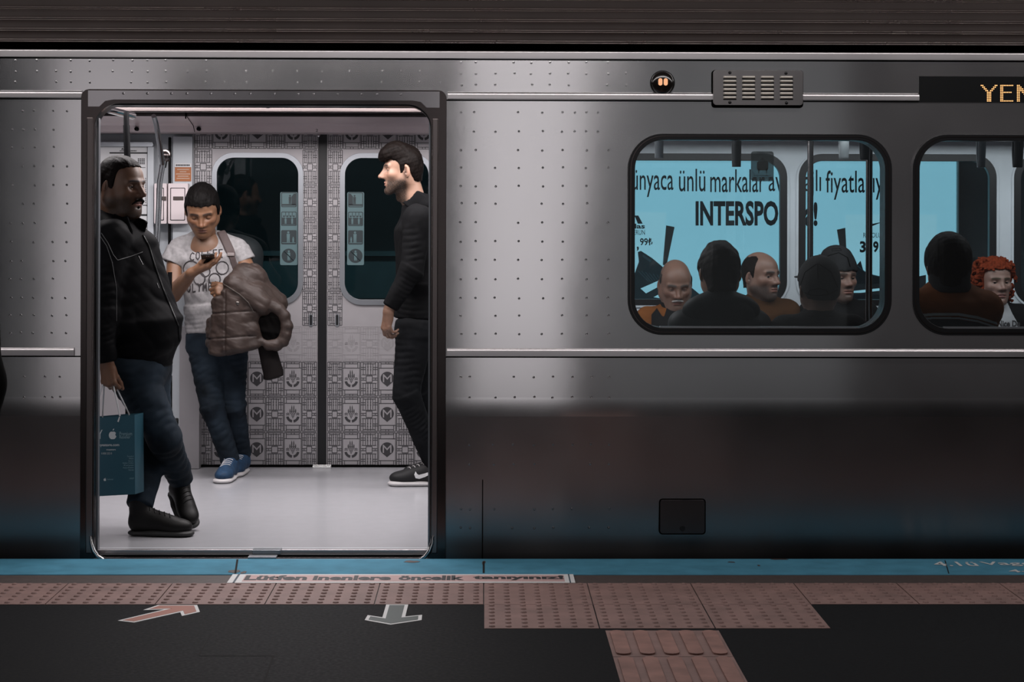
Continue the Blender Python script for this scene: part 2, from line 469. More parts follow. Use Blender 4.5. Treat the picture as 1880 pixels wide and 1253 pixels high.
# ------------------------------------------------------------------ heads
def sstep(a, b, x): t = np.clip((x - a) / (b - a), 0, 1); return t * t * (3 - 2 * t)
def head(origin, yaw, pitch=0, roll=0, s=1.0, skin=(.36, .2, .13), neck_to=None, h=.0022, back=.096, wide=1., jaw=1., nose=1., chin=0.,
         lid=.003, brow=(.02, .013, .01), brow_w=1., beard=0., beard_col=(.05, .04, .035), stubble=0., lips=(.30, .12, .095),
         hair=None, hair_line=None, hair_top=.012, hair_side=.008, hair_extra=(), strands=(.0012, 260), fat=0., neck_r=.056, ears=True, gaze=(0, 0), eye_z=0., female=False, hair_dir=(1, .35, .35)):
    """returns dict of meshes in world space: skin (v, f, col), hair (v, f) or None, eyes [(v, f, col)]"""
    F0 = face_dir(yaw); R = frame(F0)
    p = math.radians(pitch); q = math.radians(roll)
    f2 = R[:, 1] * math.cos(p) - R[:, 2] * math.sin(p); u2 = R[:, 2] * math.cos(p) + R[:, 1] * math.sin(p); r2 = R[:, 0]
    r3 = r2 * math.cos(q) + u2 * math.sin(q); u3 = u2 * math.cos(q) - r2 * math.sin(q)
    M = np.stack([r3, f2, u3], 1); o = np.asarray(origin, float)
    W = lambda v: o + (np.asarray(v) * s) @ M.T
    inv = lambda v: ((np.asarray(v, float) - o) @ M) / s
    w = wide; ex, ey, ez = .0325 * w, .0685, .004 + eye_z
    nl = .014 * (nose - 1)
    pr = [ell((0, -.098 + .096 + (-.012) + (.096 - back) * .5, .040), (.0745 * w, back - .002, .086), 0),
          ell((0, .030, .036), (.0635 * w, .056, .060), .03),
          ell((0, .034, -.030), ((.059 + fat * .5) * w, .053, .074), .03)]
    for sx in (-1, 1):
        pr += [cone((sx * (.0545 + fat) * w * jaw, -.004, -.040), (sx * .020, .064 + chin, -.096), .0195 + fat * .6, .0165, .03),
               cone((sx * (.0545 + fat) * w * jaw, -.006, -.006), (sx * (.053 + fat) * w * jaw, -.002, -.050), .018, .019 + fat * .6, .03),
               ell((sx * .043 * w, .055, -.018), (.021, .022, .017), .025)]
    pr += [ell((0, .072 + chin, -.098), (.021, .0165, .0165), .018), ell((0, .066, -.062), (.035, .0235, .030), .022)]
    bz = .0245 + eye_z
    bd = .0 if female else .0025
    for sx in (-1, 1):
        pr += [cone((sx * .010, .0855 + bd, bz - .001), (sx * .046 * w, .070 + bd, bz), .0075, .0065, .016)]
        pr += [sub(ell((sx * ex, .0895, ez), (.0185, .0145, .0115), .014))]
    # nose
    pr += [cone((0, .078, .014), (0, .088 + nl, -.022), .011, .0135, .012), cone((0, .0865, .016), (0, .1075 + nl, -.024), .0062, .0088, .012, side=(1, 0, 0)), ell((0, .1085 + nl, -.0275), (.0098, .0088, .0085), .008)]
    for sx in (-1, 1):
        pr += [ell((sx * .0122, .0965 + nl * .6, -.0305), (.0072, .0105, .0072), .007), ell((sx * .018, .082, -.026), (.012, .012, .014), .016)]
        pr += [sub(ell((sx * .0065, .1005 + nl * .8, -.0375), (.0034, .006, .0032), .003))]
    # mouth
    pr += [ell((0, .0865, -.0565), (.0215, .0085, .0058), .006), ell((0, .0855, -.0685), (.0195, .0088, .0065), .006)]
    for sx in (-1, 1): pr += [ell((sx * .008, .0895, -.0562), (.008, .0055, .0045), .005)]
    pr += [sub(cone((-.023, .084, -.0632), (0, .0965, -.0622), .0016, .0022, .003)), sub(cone((.023, .084, -.0632), (0, .0965, -.0622), .0016, .0022, .003))]
    pr += [sub(ell((0, .0935, -.079), (.018, .006, .0045), .008)), sub(cone((0, .101, -.040), (0, .0985, -.050), .0016, .002, .005))]
    if fat: pr += [ell((0, .035, -.105), (.05, .045, .028), .03)]
    # eyelids around the eyeball
    er = .0122
    for sx in (-1, 1):
        c = (sx * ex, ey, ez)
        def lidfn(X, Y, Z, c=c, up=True):
            d = np.sqrt((X - c[0]) ** 2 + (Y - c[1]) ** 2 + (Z - c[2]) ** 2) - (er + .0017)
            cut = (c[2] + lid - Z - 8 * (X - c[0]) ** 2) if up else (Z - (c[2] - .0052) - 10 * (X - c[0]) ** 2)
            return np.maximum(d, cut)
        lo = np.array(c) - er - .002; hi = np.array(c) + er + .002
        pr += [Prim(lambda X, Y, Z, c=c: lidfn(X, Y, Z, c, True), lo, hi, .002), Prim(lambda X, Y, Z, c=c: lidfn(X, Y, Z, c, False), lo, hi, .002)]
    if ears:
        for sx in (-1, 1):
            a = math.radians(24) * sx; Re = np.array([[math.cos(a), -math.sin(a), 0], [math.sin(a), math.cos(a), 0], [0, 0, 1]])
            tl = math.radians(-12); Rt = np.array([[1, 0, 0], [0, math.cos(tl), -math.sin(tl)], [0, math.sin(tl), math.cos(tl)]])
            Re = Re @ Rt; ce = np.array((sx * .0795 * w, -.012, -.002)); ax_ = Re[:, 0]
            pr += [ell(ce, (.0075, .0175, .0315), .006, Re),
                   sub(ell(ce + ax_ * sx * .0075 + Re[:, 2] * .004 + Re[:, 1] * .001, (.0058, .0105, .0195), .003, Re)),
                   ell(ce + ax_ * sx * .0022 + Re[:, 2] * (-.002) + Re[:, 1] * (-.0055), (.004, .004, .0145), .003, Re),
                   ell(ce + ax_ * sx * .002 + Re[:, 1] * .0115 + Re[:, 2] * (-.004), (.0045, .0035, .006), .003, Re),
                   sub(ell(ce + ax_ * sx * .005 + Re[:, 1] * .0055 + Re[:, 2] * (-.007), (.006, .0042, .006), .002, Re))]
    if neck_to is not None:
        nt = inv(neck_to); nr = neck_r
        pr += [cone((0, -.022, -.040), nt, nr + fat * .4, nr * 1.08 + fat * .4, .035, side=(1, 0, 0), ratio=1.02), cone((0, .004, -.078), nt * .9 + np.array([0, .014, 0]), nr * .70 + fat * .5, nr * .8, .025)]
        if not female: pr += [ell((0, .026, -.135), (.009, .010, .012), .025)]
    v, f = solve(pr, h)
    v = relax(v, f, 1, .35)
    x, y, z = v[:, 0], v[:, 1], v[:, 2]; ax_ = np.abs(x)
    col = np.tile(np.array(skin), (len(v), 1))
    red = np.exp(-((ax_ - .042) ** 2 / .0005 + (z + .02) ** 2 / .0006)) * (y > .03) * .5 + np.exp(-(x ** 2 / .00025 + (z + .026) ** 2 / .0003)) * (y > .085) * .6
    red = red + np.exp(-((z + .002) ** 2) / .0012) * (ax_ > .078 * w) * .6
    col = col * (1 - .16 * red[:, None] * np.array([0, 1, 1.1]))
    rg = np.random.RandomState(5); col = col * (1 + .05 * wob(x, y, z, 90, 3)[:, None])
    def blend(mask, c):
        nonlocal col; mask = np.clip(mask, 0, 1)[:, None]; col = col * (1 - mask) + np.array(c) * mask
    # stubble / beard area
    bz_ = sstep(-.018, -.045, z + .35 * np.clip(.03 - y, -.03, .05)) * sstep(-.03, .0, y)
    cheek = sstep(-.012, -.05, z + .4 * (ax_ < .03) * 0 ) * sstep(.026, .040, np.sqrt((ax_ / 1.0) ** 2 + ((z + .058) * .9) ** 2)) * sstep(-.03, 0, y)
    side = sstep(.02, -.01, y) * sstep(-.02, -.004, y) * sstep(.03, .0, z)
    mus = np.exp(-(((ax_ - .012) / .017) ** 2 + ((z + .0475) / .0075) ** 2)) * (y > .06)
    chinm = np.exp(-((x / .026) ** 2 + ((z + .088) / .018) ** 2)) * (y > .04)
    low = sstep(-.060, -.082, z) * sstep(-.02, .005, y) * sstep(-.135, -.112, z)
    area_ = np.clip(np.maximum.reduce([cheek * sstep(-.02, -.055, z), mus, chinm, low, side * .8]), 0, 1)
    lipm = np.exp(-((x / .021) ** 4 + ((z + .0625) / .0105) ** 4)) * (y > .07)
    nz = .88 + .12 * wob(x, y, z, 700, 8)
    blend(area_ * (1 - lipm) * np.clip(stubble + beard, 0, 1) * nz, beard_col)
    blend(lipm * .85, lips)
    blend(np.exp(-((z + .0628) / .0016) ** 2) * (ax_ < .021) * (y > .08) * .8, np.array(lips) * .3)
    # brows, lash line
    arch = bz + .0035 - ((ax_ - .030) / .03) ** 2 * .006 - (.002 if female else 0)
    bm = np.exp(-((z - arch) / (.0042 * brow_w)) ** 2) * sstep(.006, .013, ax_) * sstep(.056, .047, ax_) * (y > .05)
    blend(bm * (.9 + .2 * nz), brow)
    re = np.sqrt((ax_ - ex) ** 2 + (y - ey) ** 2 + (z - ez) ** 2)
    blend(np.exp(-((re - er - .0012) / .0014) ** 2) * np.exp(-((z - ez - lid + 8 * (ax_ - ex) ** 2) / .0018) ** 2) * (y > ey) * .85, (.02, .014, .012))
    blend((y > .09) * np.exp(-(((ax_ - .0065) / .0036) ** 2 + ((z + .037) / .003) ** 2)) * .8, (.05, .02, .015))
    out = {'skin': (W(v), f, col), 'M': M, 'W': W, 'inv': inv}
    eyes = []
    n1, n2 = 20, 14
    for sx in (-1, 1):
        ev, ef = [], []
        for i in range(n2 + 1):
            t = math.pi * i / n2
            for k in range(n1):
                a = 2 * math.pi * k / n1; ev.append((math.sin(t) * math.cos(a), math.cos(t), math.sin(t) * math.sin(a)))
        for i in range(n2):
            for k in range(n1): ef.append((i * n1 + k, (i + 1) * n1 + k, (i + 1) * n1 + (k + 1) % n1, i * n1 + (k + 1) % n1))
        ev = np.array(ev); t = np.degrees(np.arccos(np.clip(ev[:, 1], -1, 1)))
        ec = np.where((t < 33)[:, None], np.array([.035, .02, .012]), np.array([.21, .185, .17])); ec = np.where((t < 13)[:, None], np.array([.004, .004, .004]), ec)
        gy, gp = math.radians(gaze[0]), math.radians(gaze[1])
        Ry = np.array([[math.cos(gy), math.sin(gy), 0], [-math.sin(gy), math.cos(gy), 0], [0, 0, 1]]); Rp = np.array([[1, 0, 0], [0, math.cos(gp), math.sin(gp)], [0, -math.sin(gp), math.cos(gp)]])
        ev = (ev @ (Ry @ Rp).T) * er + np.array([sx * ex, ey, ez])
        eyes.append((W(ev), np.array(ef), ec))
    out['eyes'] = eyes
    if hair is not None:
        # hair: skull pushed out, cut along the hairline (lowest z of the hair for each y)
        ly, lz = zip(*(hair_line or [(-.12, -.075), (-.05, -.068), (-.032, -.035), (-.022, .022), (-.004, .026), (.004, -.02), (.016, -.018), (.026, .03), (.044, .052), (.062, .074), (.09, .078), (.14, .08)]))
        cy = -.098 + .096 + (-.012) + (.096 - back) * .5
        hp = [ell((0, cy, .040), (.0745 * w + hair_side, back - .002 + hair_side, .086 + hair_top), 0),
              ell((0, .030, .036), (.0635 * w + hair_side, .056 + hair_side * .8, .060 + hair_top), .03),
              cone((0, cy - .02, -.01), (0, cy - .03, -.06), .062 * w + hair_side * .5, .054 * w + hair_side * .5, .03)]
        for sx in (-1, 1):
            hp += [cone((sx * (.058 + fat * .5) * w, .004, .03), (sx * (.056 + fat) * w * jaw, .002, -.02), .0185 + hair_side * .35, .0175 + hair_side * .3, .02)]
        hp += list(hair_extra)
        lo, hi = (-.16, -.18, -.2), (.16, .2, .22)
        cut = Prim(lambda X, Y, Z: (np.interp(Y, ly, lz).astype(f32) - Z - .0035 * wob(X * 1.0, Y, Z * .4, 240, 21, 4)) * .8 + 0 * X, lo, hi, .004); cut.op = 'i'
        hp.append(cut)
        am, fq = strands
        hp.append(disp(lambda X, Y, Z: am * wob(X, Y, Z, fq, 11, 6, hair_dir) + am * .7 * wob(X, Y, Z, fq * .35, 12, 5, hair_dir), lo, hi))
        hv, hf = solve(hp, h * 1.05)
        hv = relax(hv, hf, 1, .25)
        out['hair'] = (W(hv), hf)
    return out

# ------------------------------------------------------------------ hands
def hand(wrist, fwd, palm, s=1.0, left=False, curl=(25, 30, 20), curls=None, thumb=(35, 20, 25), spread=1.0, h=.0019, fore=None, fore_r=(.026, .036), thumb_in=.0):
    """wrist position, finger direction, palm normal (the way the palm looks); returns mesh of hand with the wrist end of the forearm"""
    f = unit(fwd); n = np.asarray(palm, float); n = unit(n - f * np.dot(n, f)); x = np.cross(f, n) * (-1 if left else 1)   # x points to the thumb side
    o = np.asarray(wrist, float)
    T = lambda a, b, c: o + (x * a + f * b + n * c) * s
    pr = [cone(T(.013, .008, 0), T(.024, .082, 0), .0165 * s, .0135 * s, .012 * s), cone(T(-.006, .006, 0), T(.002, .088, -.001), .0165 * s, .0135 * s, .012 * s),
          cone(T(-.014, .006, 0), T(-.019, .080, 0), .0155 * s, .013 * s, .012 * s), cone(T(0, -.02, 0), T(0, .02, 0), .024 * s, .021 * s, .014 * s, side=x, ratio=.75),
          ell(T(.018, .030, .010), np.array((.016, .024, .013)) * s, .012 * s, np.stack([x, f, n], 1)), ell(T(-.016, .032, .008), np.array((.012, .026, .011)) * s, .012 * s, np.stack([x, f, n], 1))]
    base = [(.027, .086), (.0085, .092), (-.009, .088), (-.024, .078)]
    lens = [(.042, .025, .021), (.046, .029, .023), (.042, .027, .022), (.033, .020, .019)]
    rad = [.0092, .0094, .0089, .0078]
    tips = []
    for i in range(4):
        c = curls[i] if curls else curl
        sp = math.radians([7, 2, -3, -9][i] * spread); d0 = f * math.cos(sp) + x * math.sin(sp); a = 0.; p = T(base[i][0], base[i][1] - .006, -.001)
        for j in range(3):
            a += math.radians(c[j]); d = d0 * math.cos(a) + n * math.sin(a)
            q = p + d * lens[i][j] * s; r0 = rad[i] * (1, .92, .84)[j] * s; r1 = rad[i] * (.92, .84, .68)[j] * s
            pr.append(cone(p, q, r0, r1, .0035 * s if j else .008 * s)); p = q
        tips.append(p)
    # thumb
    a0, a1, a2 = (math.radians(t) for t in thumb)
    p = T(.016, .022, .008); d = f * math.cos(a0) + (x * math.cos(thumb_in) + n * math.sin(thumb_in)) * math.sin(a0)
    q = p + d * .044 * s; pr.append(cone(p, q, .0135 * s, .0115 * s, .012 * s))
    side = x * math.cos(thumb_in) + n * math.sin(thumb_in)
    for ln, aa, r0, r1 in ((.032, a1, .0112, .0098), (.026, a2, .0100, .0078)):
        a0 -= aa; d = f * math.cos(a0) + side * math.sin(a0); d = unit(d + n * .25)
        p = q; q = p + d * ln * s; pr.append(cone(p, q, r0 * s, r1 * s, .004 * s))
    if fore is not None: pr.append(cone(T(0, -.012, 0), fore, fore_r[0], fore_r[1], .02, side=x, ratio=.9))
    v, fc = solve(pr, h)
    return v, fc, tips, q
# ------------------------------------------------------------------ materials of the place
def steel(name, col, rough, aniso=0., mottle=.06, metal=1.):
    m = mat(name, col, rough, metal, mottle=mottle, mscale=3.0, rvar=.015, bump=.02 if aniso else 0, bscale=7, bdist=.004)
    if aniso:   # brushed along the train: reflections smear up and down
        nt = m.node_tree; b = nt.nodes['Principled BSDF']; b.inputs['Anisotropic'].default_value = aniso
        cx = nt.nodes.new('ShaderNodeCombineXYZ'); cx.inputs[2].default_value = 1.0; nt.links.new(cx.outputs[0], b.inputs['Tangent'])
    return m
M_skin = steel('brushed_steel', (.56, .545, .55), .15, .9)
M_frame = steel('dark_door_steel', (.095, .08, .078), .22)
M_rail = steel('rail_steel', (.62, .59, .6), .36)
M_roof = steel('ribbed_bronze_steel', (.55, .48, .46), .28)
M_rubber = mat('black_rubber', (.008, .008, .009), .35, spec=.4)
M_black = mat('black_panel', (.006, .0065, .007), .3)
M_gap = mat('dark_gap', (.003, .003, .003), .9, spec=0)
M_alu = mat('satin_aluminium', (.33, .345, .37), .34, .85)
M_chrome = mat('polished_tube', (.75, .75, .76), .09, 1.)
M_tubeblack = mat('black_tube', (.0035, .0035, .004), .5, spec=.08)
M_lining = mat('cream_lining', (.54, .445, .455), .35, mottle=.04)
M_liningcool = mat('grey_lining', (.50, .53, .56), .35, mottle=.04)
M_door = mat('satin_door', (.37, .35, .36), .38, .35, mottle=.05, mscale=5)
M_etch = mat('dark_etching', (.035, .033, .036), .5)
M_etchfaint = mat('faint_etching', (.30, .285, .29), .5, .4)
M_floor = mat('pale_rubber_floor', (.38, .38, .40), .2, spec=.5, mottle=.02, mscale=14)
M_glass = glass('window_glass', (.77, .80, .81), .025)
M_doorglass = glass('dark_door_glass', (.36, .42, .43), .014)
M_white = mat('white_panel', (.62, .62, .63), .4)
M_pink = mat('box_plastic', (.66, .58, .59), .4)
M_orange = mat('notice_orange', (.36, .12, .035), .5)
M_print = mat('dark_print', (.02, .02, .022), .6)
M_teal = mat('teal_sticker', (.075, .135, .145), .5)
M_tealdark = mat('sticker_dark', (.012, .022, .026), .5)
M_paint = mat('white_paint', (.55, .55, .54), .6)

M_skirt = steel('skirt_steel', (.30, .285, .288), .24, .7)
YS = 8.4
def ysk(z):
    """outer face of the carriage side: widest at z = .6, leaning in above and below"""
    zb = ZP(752, YS); t = math.radians(1.6); b = math.radians(4.4)
    if z > zb + .05: return YS + (z - zb) * math.tan(t)
    if z < zb - .05: return YS + (zb - z) * math.tan(b)
    k = (z - (zb - .05)) / .1
    lo, hi = YS + .05 * math.tan(b), YS + .05 * math.tan(t)
    return lo * (1 - k) ** 2 + 2 * k * (1 - k) * (YS - .0006) + hi * k ** 2
YI = 8.52          # inner lining of the near side
YD = 11.23         # far side doors
YF = 11.25         # far side windows
XA, XB = -4.2, 4.6

train = empty('train_carriage', (0, YS, 0))
tag(train, 'stainless steel metro carriage standing open at the platform', 'train')

# openings in the near side
dx0, dx1 = XP(160, YS), XP(806, YS); dz0, dz1 = -.02, ZP(178, YS, 480)
W_ = [(XP(1153, YS, 430), XP(1638, YS, 430)), (XP(1676, YS, 430), XP(1676, YS, 430) + XP(1638, YS) - XP(1153, YS))]
wz0, wz1 = ZP(616, YS, 1400), ZP(246, YS, 1400)
door_hole = rrect(dx0, dx1, dz0, dz1, .08, 8, rb=.0)
holes = [door_hole] + [rrect(a + .01, b - .01, wz0 + .01, wz1 - .01, .14, 10) for a, b in W_]
ztop = ZP(92, YS, 940)
def skin_panel(z_lo, z_hi):
    pass
tri = tessellate_polygon([[Vector((x, z, 0)) for x, z in l] for l in [[(XA, -.95), (XB, -.95), (XB, ztop), (XA, ztop)]] + holes])
flat = [p for l in [[(XA, -.95), (XB, -.95), (XB, ztop), (XA, ztop)]] + holes for p in l]
bm = bmesh.new()
bv = [bm.verts.new((x, 0, z)) for x, z in flat]
for t in tri:
    a, b, c = (flat[i] for i in t)
    if (b[0] - a[0]) * (c[1] - a[1]) - (c[0] - a[0]) * (b[1] - a[1]) < 0: t = tuple(reversed(t))
    try: bm.faces.new([bv[i] for i in t])
    except ValueError: pass
zb = ZP(752, YS)
for zc in [zb - .05 + .1 * i / 36 for i in range(37)]:
    bmesh.ops.bisect_plane(bm, geom=bm.verts[:] + bm.edges[:] + bm.faces[:], plane_co=(0, 0, zc), plane_no=(0, 0, 1))
for v in bm.verts: v.co.y = ysk(v.co.z)
me = bpy.data.meshes.new('body_shell')
# spot welds: shallow domes along the ribs of the pillar panels
def welds(xs, ys, r=.0062, hgt=.0007, skip=.12, seed=3):
    rg = random.Random(seed)
    for py in ys:
        for px in xs:
            if rg.random() < skip: continue
            p = P(px + rg.uniform(-1.5, 1.5), py + rg.uniform(-.8, .8), YS)
            y = ysk(p.z) + .0002
            ring = [bm.verts.new((p.x + r * k_ * math.cos(6.2832 * i / 8), y - h_, p.z + r * k_ * math.sin(6.2832 * i / 8))) for k_, h_ in ((1, 0), (.55, hgt)) for i in range(8)]
            top = bm.verts.new((p.x, y - hgt * .55, p.z))
            for i in range(8):
                j = (i + 1) % 8
                bm.faces.new((ring[i], ring[j], ring[8 + j], ring[8 + i])); bm.faces.new((ring[8 + i], ring[8 + j], top))
welds([846, 873, 909, 944, 976, 1010, 1044, 1077, 1117, 1150], [114, 134, 155])
welds([846, 870, 909, 952, 996, 1033, 1055, 1077, 1098], [206, 241])
welds([846, 873, 909, 952, 996, 1033, 1077, 1117], [276, 308, 342, 374, 409, 444, 478, 513, 548, 580, 614])
welds([846, 862, 909, 944, 980, 1015, 1050, 1086, 1118], [693, 730], skip=.1)
welds([846, 862, 906, 942, 980, 1015, 1050, 1084, 1118], [817, 853, 937, 972], skip=.25, hgt=.0012)
welds([24, 63, 98, 127, 161, 204, 239, 267, 301, 340, 376], [110, 130, 150])
welds([410, 450, 500, 545, 590, 640, 700, 735, 770, 808], [130, 150], skip=.45)
welds([18, 38, 60, 95, 120], [203, 238, 270, 305, 340, 375, 410, 445, 480, 513, 548, 580, 612], skip=.3)
welds([44, 82, 95, 110], [693, 730], skip=.2)
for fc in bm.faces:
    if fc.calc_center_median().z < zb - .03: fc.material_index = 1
bm.to_mesh(me); bm.free()
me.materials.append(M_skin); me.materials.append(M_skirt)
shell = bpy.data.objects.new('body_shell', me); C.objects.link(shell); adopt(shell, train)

def sy(z, off): return ysk(z) - off
def strip(name, y0, y1, off, material, x0=XA, x1=XB, gaps=(), bev=.004, groove=False):
    """rail along the carriage side between photo rows y0 and y1"""
    za, zc = ZP(y1, YS, 940), ZP(y0, YS, 940)
    xs = [x0] + [q for g in gaps for q in g] + [x1]
    for i in range(0, len(xs), 2):
        a, b = xs[i], xs[i + 1]
        ya, yc = sy(za, 0), sy(zc, 0)
        # section: rounded cap, upright face
        rr_ = min(off, (zc - za) * .55)
        sec = [(yc + .004, zc)] + [(yc - off + rr_ - rr_ * math.sin(t_), zc - rr_ + rr_ * math.cos(t_)) for t_ in [math.pi / 2 * k / 8 for k in range(9)]] + [(ya - off, za + .002), (ya + .004, za)]
        m = MB()
        v = [(a, y, z) for y, z in sec] + [(b, y, z) for y, z in sec]; n = len(sec)
        m.add(v, [(j, j + 1, n + j + 1, n + j) for j in range(n - 1)] + [tuple(range(n))[::-1], tuple(range(n, 2 * n))])
        m.build(name, material, train, smooth=True)
fx0, fx1 = XP(149, YS, 600), XP(819, YS, 600)
strip('waist_rail', 640, 655, .016, M_rail, gaps=[(XP(136, YS), fx1 + .004)])
vx0, vx1 = XP(1310, YS, 160), XP(1475, YS, 160); lx0 = XP(1690, YS, 160)
strip('cantrail', 168, 182, .016, M_rail, x1=lx0, gaps=[(fx0 - .004, fx1 + .004), (vx0 + .005, vx1 - .005)])
strip('gutter_rail', 92, 107, .008, M_rail)
m = MB()
for py in (656.2, 183.6, 108.2):
    z = ZP(py, YS, 940); hh = .0028
    gaps = {656.2: [(fx0, fx1)], 183.6: [(fx0, fx1), (vx0, vx1)], 108.2: []}[py]
    xs = [XA] + [q for g in gaps for q in g] + [XB if py != 183.6 else lx0]
    for i in range(0, len(xs), 2): m.box((xs[i], sy(z, .0012), z - hh), (xs[i + 1], sy(z, -.003), z + hh))
zj = ZP(886, YS)
x = XP(886, YS, 900); m.box((x - .002, sy(.3, .0008) , -.1), (x + .002, sy(.3, .0008) + .06, .55))
m.build('panel_joint', M_gap, train)

# roof edge: black box for the gutter's shadow, then ribbed cladding
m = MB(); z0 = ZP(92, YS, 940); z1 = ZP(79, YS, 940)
m.box((XA, ysk(z0) + .03, z0 - .02), (XB, ysk(z0) + .3, z1 + .01)); m.build('gutter_shadow', M_gap, train)
m = MB(); sec = []
zz = ZP(79, YS, 940); yb = ysk(zz) - .010
pitch = .0467
sec += [(yb + .05, zz), (yb + .002, zz)]; mi_ = [1, 1]
for i in range(9):
    a = zz + i * pitch; yy = yb + .003 * i + .0007 * i * i
    # two small round beads, then a flat valley
    for b0 in (.003, .0115):
        q_ = [(yy + .003 - .003 * math.sin(t_), a + b0 - .0022 * math.cos(t_)) for t_ in [math.pi * k / 6 for k in range(7)]]; sec += q_; mi_ += [0] * 6 + [1]
    sec += [(yy + .005, a + .018), (yy + .009, a + .024), (yy + .009, a + .042)]; mi_ += [1, 1, 1]
v = [(XA, y, z) for y, z in sec] + [(XB, y, z) for y, z in sec]; n = len(sec)
m.add(v, [(j, n + j, n + j + 1, j + 1) for j in range(n - 1)]); m.mi = mi_[:n - 1]
m.build('ribbed_roof', [M_roof, mat('brown_roof_paint', (.030, .0215, .0195), .6, spec=.2, mottle=.15, mscale=4)], train, smooth=True)

# door frame: broad dark steel surround with rounded head
ox0, ox1, oz1 = XP(149, YS, 600), XP(819, YS, 600), ZP(165, YS, 480)
ix0, ix1, iz1 = XP(174, YS, 600), XP(791, YS, 600), ZP(191, YS, 480)
m = MB()
outer = rrect(ox0, ox1, -.30, oz1, .035, 6, rb=0.)
inner = rrect(ix0, ix1, -.018, iz1, .105, 12, rb=.05)
m.plate(outer, YS - .014, YS + .02, [inner])
fr = m.build('door_frame', M_frame, train, bevel=.012); fr.modifiers['edge'].segments = 4
m = MB(); hz = iz1 + .016
m.plate([(ox0 + .03, oz1 - .006), (ox0 + .03, hz - .03), (ix0 + .02, hz - .03), (ix0 + .045, hz - .006), (ix0 + .08, hz), (ix1 - .08, hz), (ix1 - .045, hz - .006), (ix1 - .02, hz - .03), (ox1 - .03, hz - .03), (ox1 - .03, oz1 - .006)], YS - .0165, YS - .012)
for k in range(14):
    m.dome((ox0 + .18 + k * .09 + .012 * ((k * 7) % 3), YS - .0163, (hz + oz1) / 2 + .004), .006, .0018, n=8, rings=2)
m.build('frame_head', steel('frame_head_steel', (.42, .40, .41), .2, .6), fr)
for xa_, xb_ in ((ix0 - .034, ix0 - .006), (ix1 + .004, ix1 + .030)):
    m = MB(); m.box((xa_, YS - .019, .0), (xb_, YS - .010, iz1 - .06)); o_ = m.build('frame_edge_reflection', steel('reflection_strip_steel', (.24, .205, .20), .3), fr, bevel=.006)  # lighter strips added to paint the interior's reflection along the frame edges
# inner reveal: black rubber throat behind the frame
m = MB()
m.plate(rrect(ix0 - .03, ix1 + .03, -.10, iz1 + .03, .10, 10, rb=0), YS + .02, YI + .02, [rrect(ix0 - .012, ix1 - .004, -.012, iz1 - .006, .10, 12, rb=.0)])
m.build('door_reveal', M_rubber, fr)
for s, xx in ((1, ix0), (-1, ix1)):   # bright edges of the leaves slid back into the sides
    m = MB(); m.box((xx + (-.004 if s > 0 else -.012), YS + .06, .0), (xx + (.003 if s > 0 else -.004), YS + .10, iz1 - .06)); m.build('door_leaf_edge', M_alu, train)
m = MB(); pts = []
for s, xx in ((1, ix0), (-1, ix1)):
    q = [(xx - s * .012, YS - .02, .075), (xx - s * .008, YS - .024, .045), (xx + s * .004, YS - .028, .012), (xx + s * .022, YS - .03, -.012), (xx + s * .045, YS - .03, -.024)]
    mm = MB(); mm.tube(q, [.006, .009, .011, .010, .006], 10); mm.build('frame_foot', M_chrome, fr, smooth=True)
# threshold
m = MB(); m.box((ix0, YS - .03, -.05), (ix1, YS + .012, -.022)); sill = m.build('door_sill', M_rail, train, bevel=.003)
m = MB(); m.box((ix0, YS + .014, -.06), (ix1, YS + .06, -.014)); m.build('sill_groove', M_gap, sill)
m = MB(); m.box((ix0, YS + .062, -.03), (ix1, YS + .085, .002)); m.build('sill_lip', M_rail, sill, bevel=.002)
a, b = PZ(459, 1012, 0), PZ(511, 1012, 0)
m = MB(); m.box((a.x, YS - .034, -.022), (b.x, YS + .03, -.012)); m.box((a.x + .012, YS + .03, -.014), (b.x + .012, YS + .09, .006)); m.build('sill_plate', M_alu, sill, bevel=.002)

# windows of the near side
for i, (a, b) in enumerate(W_):
    m = MB(); m.plate(rrect(a, b, wz0, wz1, .150, 12), ysk((wz0 + wz1) / 2) - .016, YI, [rrect(a + .030, b - .030, wz0 + .030, wz1 - .026, .125, 12)])
    wf = m.build('window_frame', M_rubber, train, bevel=.007)
    m = MB(); o_, i_ = rrect(a + .010, b - .010, wz0 + .010, wz1 - .008, .142, 12), rrect(a + .014, b - .014, wz0 + .014, wz1 - .012, .138, 12)
    m.plate(o_, ysk(1.36) - .0175, ysk(1.36) - .014, [i_]); m.build('gasket_lip', M_frame, wf)
    m = MB(); m.plate(rrect(a + .026, b - .026, wz0 + .026, wz1 - .022, .128, 12), YS + .052, YS + .056); m.build('pane', M_glass, wf)
    m = MB(); m.box((a + .14, YS + .030, wz0 + .028), (b - .14, YS + .05, wz0 + .036)); m.build('glazing_bead', M_alu, wf)
